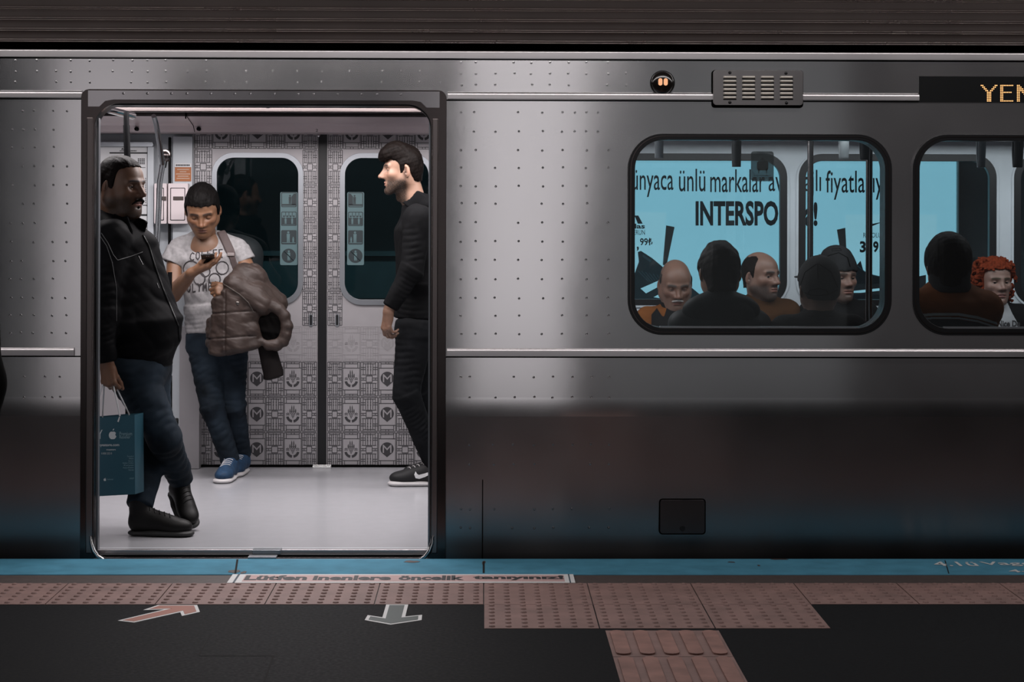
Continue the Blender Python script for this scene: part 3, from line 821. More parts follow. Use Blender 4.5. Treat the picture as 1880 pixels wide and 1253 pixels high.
# sticker on the first window, seen from behind
m = MB(); q0, q1 = P(1379, 333, YS + .05), P(1421, 278, YS + .05)
m.plate(rrect(q0.x, q1.x, q0.z, q1.z, .012, 5), YS + .0565, YS + .058)
M_film = mat('sticker_back', (.26, .29, .29), .6); M_film.node_tree.nodes['Principled BSDF'].inputs['Alpha'].default_value = .66
st = m.build('window_sticker', M_film, train)
m = MB(); qa = P(1390, 318, YS + .05); qb = P(1411, 296, YS + .05)
m.plate(rrect(qa.x, qb.x, qa.z + .012, qb.z, .008, 3), YS + .0555, YS + .0565); m.box((qa.x + .006, YS + .0555, qa.z), (qa.x + .010, YS + .0565, qa.z + .02)); m.box((qb.x - .010, YS + .0555, qa.z), (qb.x - .006, YS + .0565, qa.z + .02))
m.disc(((qa.x + qb.x) / 2, qb.z + .008), .008, YS + .0555, YS + .0565)
for k in range(3): m.box((q0.x + .012, YS + .0555, q0.z + .010 + .007 * k), (q1.x - .012, YS + .0565, q0.z + .012 + .007 * k))
m.build('sticker_print', mat('sticker_ghost', (.15, .17, .17), .6), st)

# ventilation cover above the first window
m = MB(); z0, z1 = ZP(193, YS, 1392), ZP(129, YS, 1392); zc = (z0 + z1) / 2; yy = ysk(zc)
m.plate(rrect(vx0, vx1, z0, z1, .014, 5), yy - .030, yy + .004)
vc = m.build('vent_cover', steel('vent_steel', (.34, .32, .32), .34), train, bevel=.004)
m = MB(); m.plate(rrect(vx0 - .004, vx1 + .004, z0 - .010, z1 + .002, .014, 5), yy - .012, yy + .004); m.build('vent_base', M_gap, vc)
m = MB(); mg = MB()
for cx in (1340, 1374.5, 1409, 1444):
    for cy in (142, 149.4, 157, 164.6, 172, 179.6):
        p = P(cx, cy, yy - .03)
        v = []; L_, hh = .0285, .0056
        for sx, t in ((-1, 0), (-.86, 1), (.86, 1), (1, 0)):
            for k in range(5):
                a = math.pi * k / 4
                v.append((p.x + L_ * sx, yy - .0295 - (.009 * t * math.sin(a)), p.z + hh * math.cos(a) * (1 if t else .8)))
        m.add(v, [(r_ * 5 + k, (r_ + 1) * 5 + k, (r_ + 1) * 5 + k + 1, r_ * 5 + k + 1) for r_ in range(3) for k in range(4)])
        mg.box((p.x - L_, yy - .0312, p.z - hh - .0035), (p.x + L_, yy - .0295, p.z - hh + .0005))
m.build('louvre', mat('louvre_steel', (.85, .80, .72), .42, .8), vc, smooth=True); mg.build('louvre_slot', M_gap, vc)
for cx, cy in ((1340, 133.5), (1443, 134.5), (1340, 188), (1444, 189)):
    p = P(cx, cy, yy - .03); mm = MB(); mm.dome((p.x, yy - .0295, p.z), .0075, .005, n=12); mm.build('screw', M_rubber, vc, smooth=True)

# round indicator lamp
p = P(1218, 151, YS - .01); yy = ysk(p.z)
m = MB(); m.dome((p.x, yy, p.z), .0515, .030, n=32, rings=8); lamp = m.build('indicator_lamp', mat('dark_lens_housing', (.010, .008, .007), .16, coat=.4), train, smooth=True)
m = MB(); m.disc((p.x, p.z), .054, yy - .004, yy + .002, 32); m.build('bezel', M_rubber, lamp)
M_amber = mat('amber_filament', (.3, .12, .04), .3, emit=(1.0, .50, .27), estr=.8)
m = MB(); m.plate(rrect(p.x - .020, p.x - .003, p.z - .013, p.z + .018, .0082, 5), yy - .034, yy - .029); m.plate(rrect(p.x + .003, p.x + .020, p.z - .013, p.z + .018, .0082, 5), yy - .034, yy - .029); m.build('filament', M_amber, lamp)

# destination display
z0, z1 = ZP(187.5, YS, 1790), ZP(139.5, YS, 1790); yy = ysk((z0 + z1) / 2)
m = MB(); m.box((lx0, yy - .007, z0), (XB - .6, yy + .004, z1)); dsp = m.build('destination_display', M_black, train)
m = MB(); glyph = {
 'Y': ['XX.......XX', '.XX.....XX.', '..XX...XX..', '...XX.XX...', '....XXX....', '....XXX....', '....XXX....', '....XXX....', '....XXX....', '....XXX....'],
 'E': ['XXXXXXXX', 'XX......', 'XX......', 'XX......', 'XXXXXXX.', 'XX......', 'XX......', 'XX......', 'XX......', 'XXXXXXXX'],
 'N': ['XX......XX', 'XXX.....XX', 'XXXX....XX', 'XXXXX...XX', 'XX.XXX..XX', 'XX..XXX.XX', 'XX...XXXXX', 'XX....XXXX', 'XX.....XXX', 'XX......XX']}
for ch, px0, px1 in (('Y', 1801.5, 1830), ('E', 1837.5, 1859), ('N', 1868, 1896)):
    g = glyph[ch]
    for r_, row in enumerate(g):
        for c_, t in enumerate(row):
            if t == 'X':
                p = P(px0 + (px1 - px0) * c_ / (len(row) - 1), 157 + 28.5 * r_ / 9, yy - .007)
                m.disc((p.x, p.z), .0027, yy - .0085, yy - .0065, 8)
m.build('led_lettering', mat('amber_led', (.2, .1, .03), .4, emit=(1.0, .50, .19), estr=1.5), dsp)

# small hatch low on the side
z0, z1 = ZP(982, YS, 1253), ZP(920, YS, 1253); xa, xb = XP(1213, YS, 950), XP(1295, YS, 950)
m = MB(); m.plate(rrect(xa, xb, z0, z1, .012, 5), ysk(z1) - .006, ysk(z0) + .01)
ht = m.build('access_hatch', steel('hatch_steel', (.09, .085, .087), .26, .6), train, bevel=.003)
m = MB(); m.plate(rrect(xa - .005, xb + .005, z0 - .005, z1 + .005, .015, 5), ysk(z1) - .001, ysk(z0) + .01); m.build('hatch_seal', M_gap, ht)
m = MB(); p = P(1253, 971, YS + .02); m.disc((p.x, p.z), .012, ysk(z1) - .010, ysk(z1)); m.build('hatch_lock', M_rubber, ht)

# ------------------------------------------------------------------ inside the carriage
IX0, IX1 = XA, XB
m = MB(); m.box((IX0, YS + .085, -.06), (IX1, YD + .02, 0)); m.build('carriage_floor', M_floor, train)
m = MB(); m.box((IX0, YS + .1, 2.08), (IX1, YF + .2, 2.16)); m.build('carriage_ceiling', M_lining, train)
# near side lining with the same openings
m = MB()
m.plate([(IX0, .0), (IX1, .0), (IX1, 2.1), (IX0, 2.1)], YI, YI + .012, [rrect(dx0 + .005, dx1 - .03, .0001, iz1, .08, 8, rb=0)] + [rrect(a + .02, b - .02, wz0 + .02, wz1 - .02, .13, 10) for a, b in W_])
m.build('near_lining', M_liningcool, train)
# far side: door opening between two pillars, windows beyond it
fdx0, fdx1 = XP(352, YD), XP(836, YD); fdz1 = ZP(246, YD, 590)
FW = [(XP(1079, YF, 430), XP(1443, YF, 430)), (XP(1467, YF, 430), XP(1827, YF, 430)), (XP(1862, YF, 430), XP(2222, YF, 430))]
fz0, fz1 = .933, ZP(284, YF, 1400)
m = MB(); m.plate([(IX0, .0), (IX1, .0), (IX1, 2.1), (IX0, 2.1)], YF - .005, YF + .03, [[(fdx0, .0001), (fdx1, .0001), (fdx1, fdz1), (fdx0, fdz1)]] + [rrect(a, b, fz0, fz1, .13, 10) for a, b in FW])
m.build('far_lining', M_liningcool, train)
for a, b in FW:
    m = MB(); m.plate(rrect(a - .005, b + .005, fz0 - .005, fz1 + .005, .135, 10), YF - .014, YF + .03, [rrect(a + .036, b - .036, fz0 + .03, fz1 - .036, .10, 10)])
    wf = m.build('far_window_frame', M_rubber, train, bevel=.004)
    m = MB(); m.plate(rrect(a - .018, b + .018, fz0 - .018, fz1 + .012, .15, 10), YF - .012, YF, [rrect(a - .004, b + .004, fz0 - .004, fz1 + .004, .136, 10)]); m.build('window_surround', M_liningcool, wf, bevel=.004)
    m = MB(); m.plate(rrect(a + .03, b - .03, fz0 + .024, fz1 - .03, .105, 10), YF + .012, YF + .016); m.build('pane', glass('far_glass', (.9, .95, .96), .03), wf)
# header above the far doors: sloped light cove with two ridges
m = MB()
HO = YD - .20; zA, zB, zC = ZP(243, HO - .12, 590), ZP(232, HO - .16, 590), ZP(214, HO - .42, 590)
sec = [(YD + .0, zA), (HO - .12, zA), (HO - .14, zA + .012), (HO - .17, zB), (HO - .185, zB + .006), (HO - .20, zB + .012), (HO - .42, zC)]
v = [(IX0, y, z) for y, z in sec] + [(IX1, y, z) for y, z in sec]; n = len(sec)
m.add(v, [(j, j + 1, n + j + 1, n + j) for j in range(n - 1)])
hd = m.build('header_panel', M_lining, train)
m = MB(); m.box((IX0, HO - .44, zC - .002), (IX1, HO - .415, 2.09)); m.build('header_edge', M_frame, hd)
m = MB()
for px in (344,): 
    a, b = P(px - 2, 215, HO - .43), P(px + 2, 246, HO - .13); m.box((a.x - .002, HO - .46, a.z - .01), (a.x + .002, HO - .44, a.z + .02))
    m.tube([(a.x, HO - .424, zC), (a.x, HO - .172, zB)], .0018, 6); m.tube([(a.x, HO - .172, zB), (a.x, HO - .122, zA)], .0018, 6)
m.build('panel_joint', M_gap, hd)
for px, py in ((251, 237), (365, 237)):
    mm = MB(); p = P(px, py, HO - .16); mm.disc((p.x, p.z), .011, HO - .175, HO - .14, 16, .007); mm.disc((p.x, p.z), .005, HO - .176, HO - .14, 12); mm.build('header_lock', M_tubeblack, hd)
mm = MB(); text_px(mm, '2', 579.5, 584, 237, 242, HO - .165); mm.build('door_number', M_print, hd)
mm = MB(); p = P(584, 249, YD - .06); mm.dome((p.x, YD - .03, p.z), .012, .02, n=12); mm.tube([(p.x, YD - .03, p.z), (p.x, YD - .03, p.z + .03)], .006); mm.build('door_catch', M_chrome, hd, smooth=True)
# ceiling rails seen through the head of the doorway
for yy, z0, z1, mm_, nm in ((10.38, 1.985, 2.03, M_frame, 'ceiling_rail'), (9.98, 1.99, 2.02, M_tubeblack, 'ceiling_slot'), (9.75, 1.982, 2.03, M_rail, 'ceiling_rail'), (10.58, 1.99, 2.05, M_tubeblack, 'ceiling_cove')):
    m = MB(); m.box((IX0, yy, z0), (IX1, yy + .05, z1)); m.build(nm, mm_, train, bevel=.006)
mm = MB(); p = P(492, 203, 9.7); mm.dome((p.x, 9.7, 2.0), .03, .03, axis=(0, 0, -1), n=16, rings=4); mm.build('ceiling_camera', M_rubber, train, smooth=True)
# far door leaves
xm0, xm1 = XP(583.5, YD, 550), XP(600, YD, 550)
sx = .5 * (xm0 + xm1)
leafs = [(fdx0, xm0, XP(389, YD, 420), XP(557, YD, 420)), (xm1, fdx1, XP(624, YD, 420), XP(796, YD, 420))]
gz0, gz1 = ZP(560, YD, 590), ZP(281, YD, 590)
dl = []
for (a, b, wa, wb) in leafs:
    m = MB(); m.plate([(a, .004), (b, .004), (b, fdz1 + .17), (a, fdz1 + .17)], YD, YD + .03, [rrect(wa + .012, wb - .012, gz0 + .012, gz1 - .012, .115, 10)])
    d = m.build('far_door_leaf', M_door, train); dl.append(d)
    m = MB(); m.plate(rrect(wa, wb, gz0, gz1, .125, 12), YD - .014, YD + .03, [rrect(wa + .029, wb - .029, gz0 + .031, gz1 - .029, .096, 12)])
    wf = m.build('door_window_frame', M_alu, d, bevel=.006)
    m = MB(); m.plate(rrect(wa + .028, wb - .028, gz0 + .03, gz1 - .028, .098, 12), YD + .010, YD + .014); m.build('door_pane', M_doorglass, d)
m = MB(); m.box((xm0, YD - .006, .004), (xm1, YD + .02, fdz1 + .03)); m.build('door_seal', M_rubber, train, bevel=.003)
m = MB(); m.box((fdx0, YD - .02, .0), (fdx1, YD + .01, .012)); m.build('far_door_track', M_gap, train)
a, b = PZ(574, 860, 0), PZ(608, 860, 0)
m = MB(); m.box((a.x, YD - .075, .0), (b.x, YD - .062, .012)); m.box((a.x, YD - .055, .0), (b.x, YD - .03, .018)); m.build('floor_catch', mat('bright_catch', (.8, .8, .78), .25, .8), train, bevel=.002)
for px in (571, 619):
    m = MB(); p0, p1 = P(px - 3.6, 600, YD), P(px + 3.6, 577, YD); m.plate(rrect(p0.x, p1.x, p0.z, p1.z, .010, 5), YD - .006, YD + .001); hs = m.build('recessed_pull', M_alu, dl[0] if px < 590 else dl[1])
    m = MB(); m.plate(rrect(p0.x + .005, p1.x - .005, p0.z + .008, p1.z - .004, .006, 4), YD - .0075, YD - .005); m.build('pull_slot', M_rubber, hs)

# etched lattice on the door leaves: cells of 33 by 65 photo pixels
CW, CH = 33.0 * YD / FPX, 64.8 * YD / FPX
def cell_lattice(m, x, z, w_, h_, t, Y0, Y1):
    """one narrow lattice cell: interlocking bars around a square"""
    def B(u0, v0, u1, v1): m.box((x + u0 * w_, Y0, z + v0 * h_), (x + u1 * w_, Y1, z + v1 * h_))
    tx, tz = t / w_, t / h_
    def H(v, u0, u1): m.box((x + u0 * w_, Y0 - .0004, z + (v - tz / 2) * h_), (x + u1 * w_, Y1 - .0002, z + (v + tz / 2) * h_))
    def V(u, v0, v1): B(u - tx / 2, v0, u + tx / 2, v1)
    V(0.03, .02, .98); V(.97, .02, .98); H(.02, .03, .97); H(.98, .03, .97)
    V(.16, .02, .38); V(.16, .46, .54); V(.16, .62, .98); V(.84, .02, .38); V(.84, .46, .54); V(.84, .62, .98)
    for v in (.17, .23, .77, .83): H(v, .03, .30); H(v, .70, .97)
    for v in (.47, .53): H(v, .03, .33); H(v, .67, .97)
    for v in (.38, .62): H(v, .10, .90)
    for u in (.33, .67): V(u, .41, .59)
    H(.41, .33, .67); H(.59, .33, .67)
    for u in (.30, .70): V(u, .07, .36); V(u, .64, .93)
    for v in (.07, .93): H(v, .16, .84)
    for u in (.42, .58): V(u, .04, .38); V(u, .62, .96)
    for v in (.16, .24, .76, .84):
        for u in (.42, .58):
            m.disc((x + u * w_, z + v * h_), .0036, Y0 - .0007, Y1, 8)
def cell_frame(m, x, z, w_, h_, t, Y0, Y1):
    def B(u0, v0, u1, v1): m.box((x + u0 * w_, Y0, z + v0 * h_), (x + u1 * w_, Y1, z + v1 * h_))
    tx, tz = t / w_, t / h_
    def H(v, u0, u1): m.box((x + u0 * w_, Y0 - .0004, z + (v - tz / 2) * h_), (x + u1 * w_, Y1 - .0002, z + (v + tz / 2) * h_))
    def V(u, v0, v1): B(u - tx / 2, v0, u + tx / 2, v1)
    V(.03, .02, .98); V(.97, .02, .98); H(.02, .03, .97); H(.98, .03, .97); H(.19, .03, .97); H(.81, .03, .97)
    for v in (.07, .93): H(v, .14, .86)
    V(.14, .02, .19); V(.86, .02, .19); V(.14, .81, .98); V(.86, .81, .98)
    for u in (.42, .58): V(u, .02, .07); V(u, .93, .98)
def emblem_m(m, cx, cz, Y0, Y1, r):
    """round badge pointed at the foot with a letter M let out"""
    o = [(cx + r * math.cos(a), cz + r * math.sin(a)) for a in [math.radians(-34 + 248 * k / 24) for k in range(25)]] + [(cx, cz - 1.25 * r)]
    q = [(-.66, -.60), (-.66, .62), (-.52, .62), (0, .06), (.52, .62), (.66, .62), (.66, -.60), (.46, -.60), (.46, .26), (0, -.24), (-.46, .26), (-.46, -.60)]
    m.plate(o, Y0, Y1, [[(cx + a * r, cz + b * r + .02 * r) for a, b in q]])
def emblem_t(m, cx, cz, Y0, Y1, r):
    """tall domes over a fruit in a split cup"""
    for a0, a1 in ((188, 262), (278, 352)):
        o = [(cx + r * math.cos(math.radians(a0 + (a1 - a0) * k / 8)), cz - .35 * r + r * math.sin(math.radians(a0 + (a1 - a0) * k / 8))) for k in range(9)]
        o += [(cx + .62 * r * math.cos(math.radians(a1 - (a1 - a0) * k / 8)), cz - .35 * r + .62 * r * math.sin(math.radians(a1 - (a1 - a0) * k / 8))) for k in range(9)]
        m.plate(o, Y0, Y1)
    for s in (-1, 1):
        m.tube([(cx + s * .98 * r, Y0, cz - .02 * r), (cx + s * .75 * r, Y0, cz + .10 * r), (cx + s * .5 * r, Y0, cz - .02 * r)], .0016, 4)
        m.tube([(cx + s * .98 * r, Y0, cz - .22 * r), (cx + s * .75 * r, Y0, cz - .12 * r), (cx + s * .5 * r, Y0, cz - .22 * r)], .0016, 4)
    for u, v in ((-.2, -.2), (.2, -.2), (0, -.2), (-.1, -.42), (.12, -.42), (0, -.62), (-.28, .0), (.28, 0), (0, .02)):
        m.disc((cx + u * r, cz + v * r), .085 * r, Y0, Y1, 8)
    for u, tp in ((-.42, .75), (-.15, 1.3), (.15, 1.3), (.42, .75)):
        w0 = .075 * r
        m.plate([(cx + u * r - w0, cz + .1 * r), (cx + u * r + w0, cz + .1 * r), (cx + u * r + w0, cz + tp * r * .72), (cx + u * r, cz + tp * r), (cx + u * r - w0, cz + tp * r * .72)], Y0, Y1)
    m.box((cx - .5 * r, Y0 - .0004, cz + .30 * r), (cx + .5 * r, Y1, cz + .36 * r))
xl, xr = xm0, xm1
zb0 = .012
for li, (a, b, wa, wb) in enumerate(leafs):
    strong, faint = MB(), MB()
    for r_ in range(0, 10):
        z = zb0 + r_ * CH - CH * .07
        for c_ in range(8):
            wc = .83 * CW if c_ == 0 else CW; off_ = .004 + (0 if c_ == 0 else .83 * CW + (c_ - 1) * CW)
            x = (xm0 - off_ - wc) if li == 0 else (xm1 + off_)
            if x < a - .001 or x + wc > b + .01: continue
            if z > fdz1 - .01: continue
            zc = z + CH / 2
            inwin = (x + wc > wa + .018 and x < wb - .018 and z + CH > gz0 - .004 and z < gz1 + .004)
            if inwin: continue
            is_fr = c_ in (1, 3, 5, 7)
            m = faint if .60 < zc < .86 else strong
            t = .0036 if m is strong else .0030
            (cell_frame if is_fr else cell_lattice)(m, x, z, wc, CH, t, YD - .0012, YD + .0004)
            if is_fr:
                (emblem_t if c_ in (1, 5) else emblem_m)(m, x + CW / 2, z + CH * .52, YD - .0012, YD + .0004, CW * .37)
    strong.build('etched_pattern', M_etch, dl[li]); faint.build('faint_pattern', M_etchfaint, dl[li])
# safety pictograms on the door glass
for li, (x0, x1) in enumerate(((514, 546.5), (637, 668.5))):
    mir = 1 if li == 0 else -1
    q0, q1 = P(x0, 487, YD), P(x1, 353, YD)
    m = MB(); m.plate(rrect(q0.x, q1.x, q0.z, q1.z, .008, 4), YD + .004, YD + .008); stk = m.build('pictogram_sticker', M_teal, dl[li])
    md, ml = MB(), MB(); cx = (q0.x + q1.x) / 2; W2 = (q1.x - q0.x) / 2 - .006; k = YD / FPX
    def rr(cy, h2, fill):
        zc = ZP(cy, YD, 590)
        o = rrect(cx - W2, cx + W2, zc - h2 * k, zc + h2 * k, .007, 4)
        if fill: md.plate(o, YD + .0028, YD + .0042)
        else: md.plate(o, YD + .0028, YD + .0042, [rrect(cx - W2 + .004, cx + W2 - .004, zc - h2 * k + .004, zc + h2 * k - .004, .005, 4)])
        return zc
    def fig(mb, x, zc, s, y0):   # little standing figure
        mb.disc((x, zc + 8.5 * s), 2.0 * s, y0, y0 + .001, 10); mb.plate([(x - 2.6 * s, zc - 1 * s), (x + 2.6 * s, zc - 1 * s), (x + 2.8 * s, zc + 6 * s), (x - 2.8 * s, zc + 6 * s)], y0, y0 + .001)
        mb.plate([(x - 2.4 * s, zc - 9 * s), (x - .4 * s, zc - 9 * s), (x, zc - 1 * s), (x - 2.5 * s, zc - 1 * s)], y0, y0 + .001); mb.plate([(x + .4 * s, zc - 9 * s), (x + 2.4 * s, zc - 9 * s), (x + 2.5 * s, zc - 1 * s), (x, zc - 1 * s)], y0, y0 + .001)
    zc = rr(367, 13.5, False); fig(md, cx + mir * 2 * k, zc, .85 * k, YD + .0026)
    md.plate([(cx + mir * 5 * k, zc - 9 * k), (cx + mir * 12.5 * k, zc - 9 * k), (cx + mir * 12.5 * k, zc + 11 * k), (cx + mir * 9 * k, zc + 11 * k), (cx + mir * 5 * k, zc + 6 * k)], YD + .0026, YD + .004)
    md.box((cx - W2 + .004, YD + .0026, zc - 11 * k), (cx + W2 - .004, YD + .004, zc - 8 * k))
    zc = rr(402, 13, False); md.box((cx - W2, YD + .0026, zc - 11 * k), (cx + W2, YD + .004, zc + 2 * k))
    for u in (-9, -3, 3, 9): md.disc((cx + u * k, zc + 4.6 * k), 1.7 * k, YD + .0026, YD + .004, 8)
    for u in (-6, 0, 6): md.box((cx + (u - .5) * k, YD + .0026, zc + 4 * k), (cx + (u + .5) * k, YD + .004, zc + 12 * k))
    for u in (-6, 6): fig(ml, cx + u * k, zc - 4 * k, .62 * k, YD + .0016)
    zc = rr(436, 13, True); fig(ml, cx - 1 * k, zc, 1.05 * k, YD + .0016); fig(ml, cx + mir * 8 * k, zc - 5 * k, .55 * k, YD + .0016)
    ml.box((cx - W2 + .006, YD + .0016, zc - 10.5 * k), (cx + W2 - .006, YD + .0026, zc - 9.5 * k))
    zc = ZP(470, YD, 590); md.disc((cx, zc), 13 * k, YD + .0028, YD + .0042, 24); fig(ml, cx, zc, .95 * k, YD + .0016)
    mm = MB(); mm.tube([(cx - 9 * k, YD + .0015, zc + 9 * k), (cx + 9 * k, YD + .0015, zc - 9 * k)], .9 * k, 4); 
    for p_ in (mm,): md.v += []; md.add(p_.v, p_.f)
    md.build('pictogram', M_tealdark, stk); ml.build('pictogram_figure', M_teal, stk)

# left of the far doors: pillar, boxes, notice, route board, rails
yp = YD - .10
def panel(name, x0, x1, y0, y1, Y, th, material, parent=train, r=.004, bevel=.003):
    a, b = P(x0, y1, Y), P(x1, y0, Y)
    m = MB(); m.plate(rrect(a.x, b.x, a.z, b.z, r, 4), Y, Y + th); return m.build(name, material, parent, bevel=bevel)
panel('door_pillar', 316, 353, 251, 859, YD - .06, .06, M_liningcool)
panel('pillar_side', 329, 366, 600, 861, YD - .10, .10, M_door, r=.002)
nt_ = panel('notice_sticker', 321, 351, 300, 333, YD - .064, .004, M_orange, r=.001, bevel=0)
panel('notice_heading', 321, 351, 300, 307, YD - .0655, .003, M_white, nt_, r=.001, bevel=0)
m = MB()
for k, (a, b) in enumerate(((325, 347), (330, 342), (323, 349), (326, 346), (324, 348))): 
    p0, p1 = P(a, 312.2 + 4.1 * k, YD - .066), P(b, 310.6 + 4.1 * k, YD - .066); m.box((p0.x, YD - .0655, p0.z), (p1.x, YD - .064, p1.z))
m.build('notice_print', mat('notice_pale', (.5, .36, .28), .6), nt_)
m = MB(); p0, p1 = P(323, 305, YD - .066), P(349, 302, YD - .066)
for k in range(9): m.box((p0.x + (p1.x - p0.x) * k / 9, YD - .0668, p0.z), (p0.x + (p1.x - p0.x) * (k + .7) / 9, YD - .0655, p1.z))
m.build('notice_print', M_print, nt_)
for x0, x1, y0, y1 in ((308.5, 345, 337, 411), (283, 306, 337, 411)):
    bx = panel('equipment_box', x0, x1, y0, y1, yp - .03, .10, M_pink, r=.006, bevel=.006)
    md = MB(); a, b = P(x0 + (4 if x0 > 300 else 4), y1 - 6, yp - .03), P(x1 - 5, y0 + 8, yp - .03)
    md.plate(rrect(a.x, b.x, a.z, b.z, .004, 3), yp - .0312, yp - .0295, [rrect(a.x + .0035, b.x - .0035, a.z + .0035, b.z - .0035, .003, 3)]); md.build('box_seam', M_tubeblack, bx)
    pn = panel('box_door', x0 + 5.4, x1 - 6.4, y0 + 9.4, y1 - 7.4, yp - .036, .008, M_pink, bx, r=.004)
    panel('box_slot', (x0 + x1) / 2 - 9 if x0 > 300 else 297, (x0 + x1) / 2 + 10 if x0 > 300 else 305, 361, 368, yp - .038, .004, mat('slot_brown', (.05, .035, .03), .5), bx, r=.001, bevel=0)
panel('cable_duct', 308, 313, 252, 640, yp + .02, .03, M_tubeblack)
# route board
rb = panel('route_board', 150, 270, 268, 620, YD - .075, .02, M_white, r=.004)
panel('board_rail', 150, 281, 261, 269, YD - .10, .05, M_alu, rb, r=.008, bevel=.006)
panel('board_edge', 270, 282, 270, 620, YD - .088, .03, M_liningcool, rb, r=.004)
m = MB(); Yb = YD - .077
def px_box(m, x0, y0, x1, y1): a, b = P(x0, y1, Yb), P(x1, y0, Yb); m.box((a.x, Yb, a.z), (b.x, Yb + .003, b.z))
px_box(m, 201, 279.8, 271, 282.2)
for k in range(12): px_box(m, 220 + k * 2.6, 276.2, 221.8 + k * 2.6, 278)
poly_px(m, [(222, 275), (225, 271.5), (228, 275)], Yb)
for k in range(16):
    a = random.Random(k).uniform(0, 1); px_box(m, 253 + (k % 4) * 3.4, 291 + (k // 4) * 2.9, 255.4 + (k % 4) * 3.4, 293 + (k // 4) * 2.9)
px_box(m, 254, 307.3, 267, 308.1)
for k in range(14): px_box(m, 266.5, 327 + 3.4 * k, 268.2, 328.6 + 3.4 * k)
def ring(m, pts, r): m.tube([P(x, y, Yb) for x, y in pts], r, 6)
ring(m, [(262, 377), (269, 377), (271.5, 379), (271.5, 395), (262, 395)], .0022); px_box(m, 258, 393.4, 272, 396.6)
ring(m, [(266 + 5.5 * math.cos(t), 418 + 9 * math.sin(t)) for t in [k * .35 - 1.9 for k in range(12)]], .003); ring(m, [(262, 424), (267, 426), (271, 420)], .003)
m.build('route_print', M_print, rb)
panel('end_partition', 150, 300, 600, 858, YD - .05, .03, M_door)
# grab rails
m = MB(); m.tube([P(x, y, Y) for x, y, Y in ((282, 213, 9.55), (286, 225, 9.6), (293, 262, 9.8), (298, 300, 10.0))], [.012, .013, .014, .013], 12); m.build('upper_grab_rail', mat('smoked_chrome', (.28, .28, .29), .12, 1.), train, smooth=True)
m = MB(); pr_ = [(300, 296), (296, 306), (291, 335), (289.5, 380), (287, 430), (284, 480), (281, 560), (280, 660)]
for dxx in (0, 5.2): m.tube([P(x + dxx * (1 if y > 305 else .5), y, 10.1) for x, y in pr_], .0085 if dxx == 0 else .006, 12)
m.build('partition_rail', M_chrome, train, smooth=True)
m = MB(); p = P(303, 286, 10.15); m.dome(p, .035, .03, n=14, rings=4); m.tube([p, p + Vector((-.012, 0, -.06))], .018, 10); m.build('rail_bracket', M_frame, train, smooth=True)
m = MB(); m.tube([P(232, 205, 9.3), P(232, 232, 9.3)], .013, 12); m.tube([P(232, 230, 9.3), P(235, 330, 9.3), P(236, 420, 9.3), P(236, 800, 9.3)], .0155, 12); m.build('black_grab_pole', M_tubeblack, train, smooth=True)
m = MB(); a, b = P(198, 201, 9.2), P(244, 213, 9.5); m.tube([a, b], .018, 10); m.build('ceiling_handrail', M_chrome, train, smooth=True)
m = MB(); m.tube([P(310, 690, 10.6), P(312, 500, 10.6)], .012, 10); m.tube([P(312, 775, 10.6), P(327, 775, 10.6)], .02, 10); m.tube([P(312, 690, 10.6), P(312, 850, 10.6)], .012, 10); m.build('draught_screen_post', M_tubeblack, train, smooth=True)
# saloon side of the partition and the rest of the grab poles
for x_, nm, Y in ((1489, 'grab_pole', 9.9), (1597, 'grab_pole', 8.95)):
    m = MB(); p, q = P(x_ - 1, 245, Y), P(x_ - 2, 600, Y); p.z = 2.08; q.z = .45; m.tube([p, q], .0155, 14); m.build(nm, mat('dark_steel_tube', (.20, .19, .19), .2, 1.), train, smooth=True)
m = MB(); m.tube([(XP(1000, 8.9), 8.9, 1.93), (XB, 8.9, 1.93)], .016, 12); m.build('overhead_rail', M_chrome, train, smooth=True)
m = MB(); m.tube([(XP(1000, 10.7), 10.7, 1.93), (XB, 10.7, 1.93)], .016, 12); m.build('overhead_rail', M_chrome, train, smooth=True)
# bench seats along both sides of the saloon
for y0, y1 in ((8.56, 9.0), (10.78, 11.22)):
    m = MB(); m.box((XP(1000, 9), y0, .38), (XB, y1, .43)); sb = m.build('bench_seat', mat('seat_shell', (.05, .08, .12), .5), train, bevel=.015)
    yb_ = y0 if y0 < 9 else y1 - .05
    m = MB(); m.box((XP(1000, 9), yb_, .43), (XB, yb_ + .05, .88)); m.build('bench_back', sb.data.materials[0], sb, bevel=.012)
    for k in range(4):
        m = MB(); x_ = XP(1000, 9) + .2 + k * 1.05; m.box((x_, (y0 + y1) / 2 - .04, .0), (x_ + .06, (y0 + y1) / 2 + .04, .38)); m.build('bench_leg', M_alu, sb)

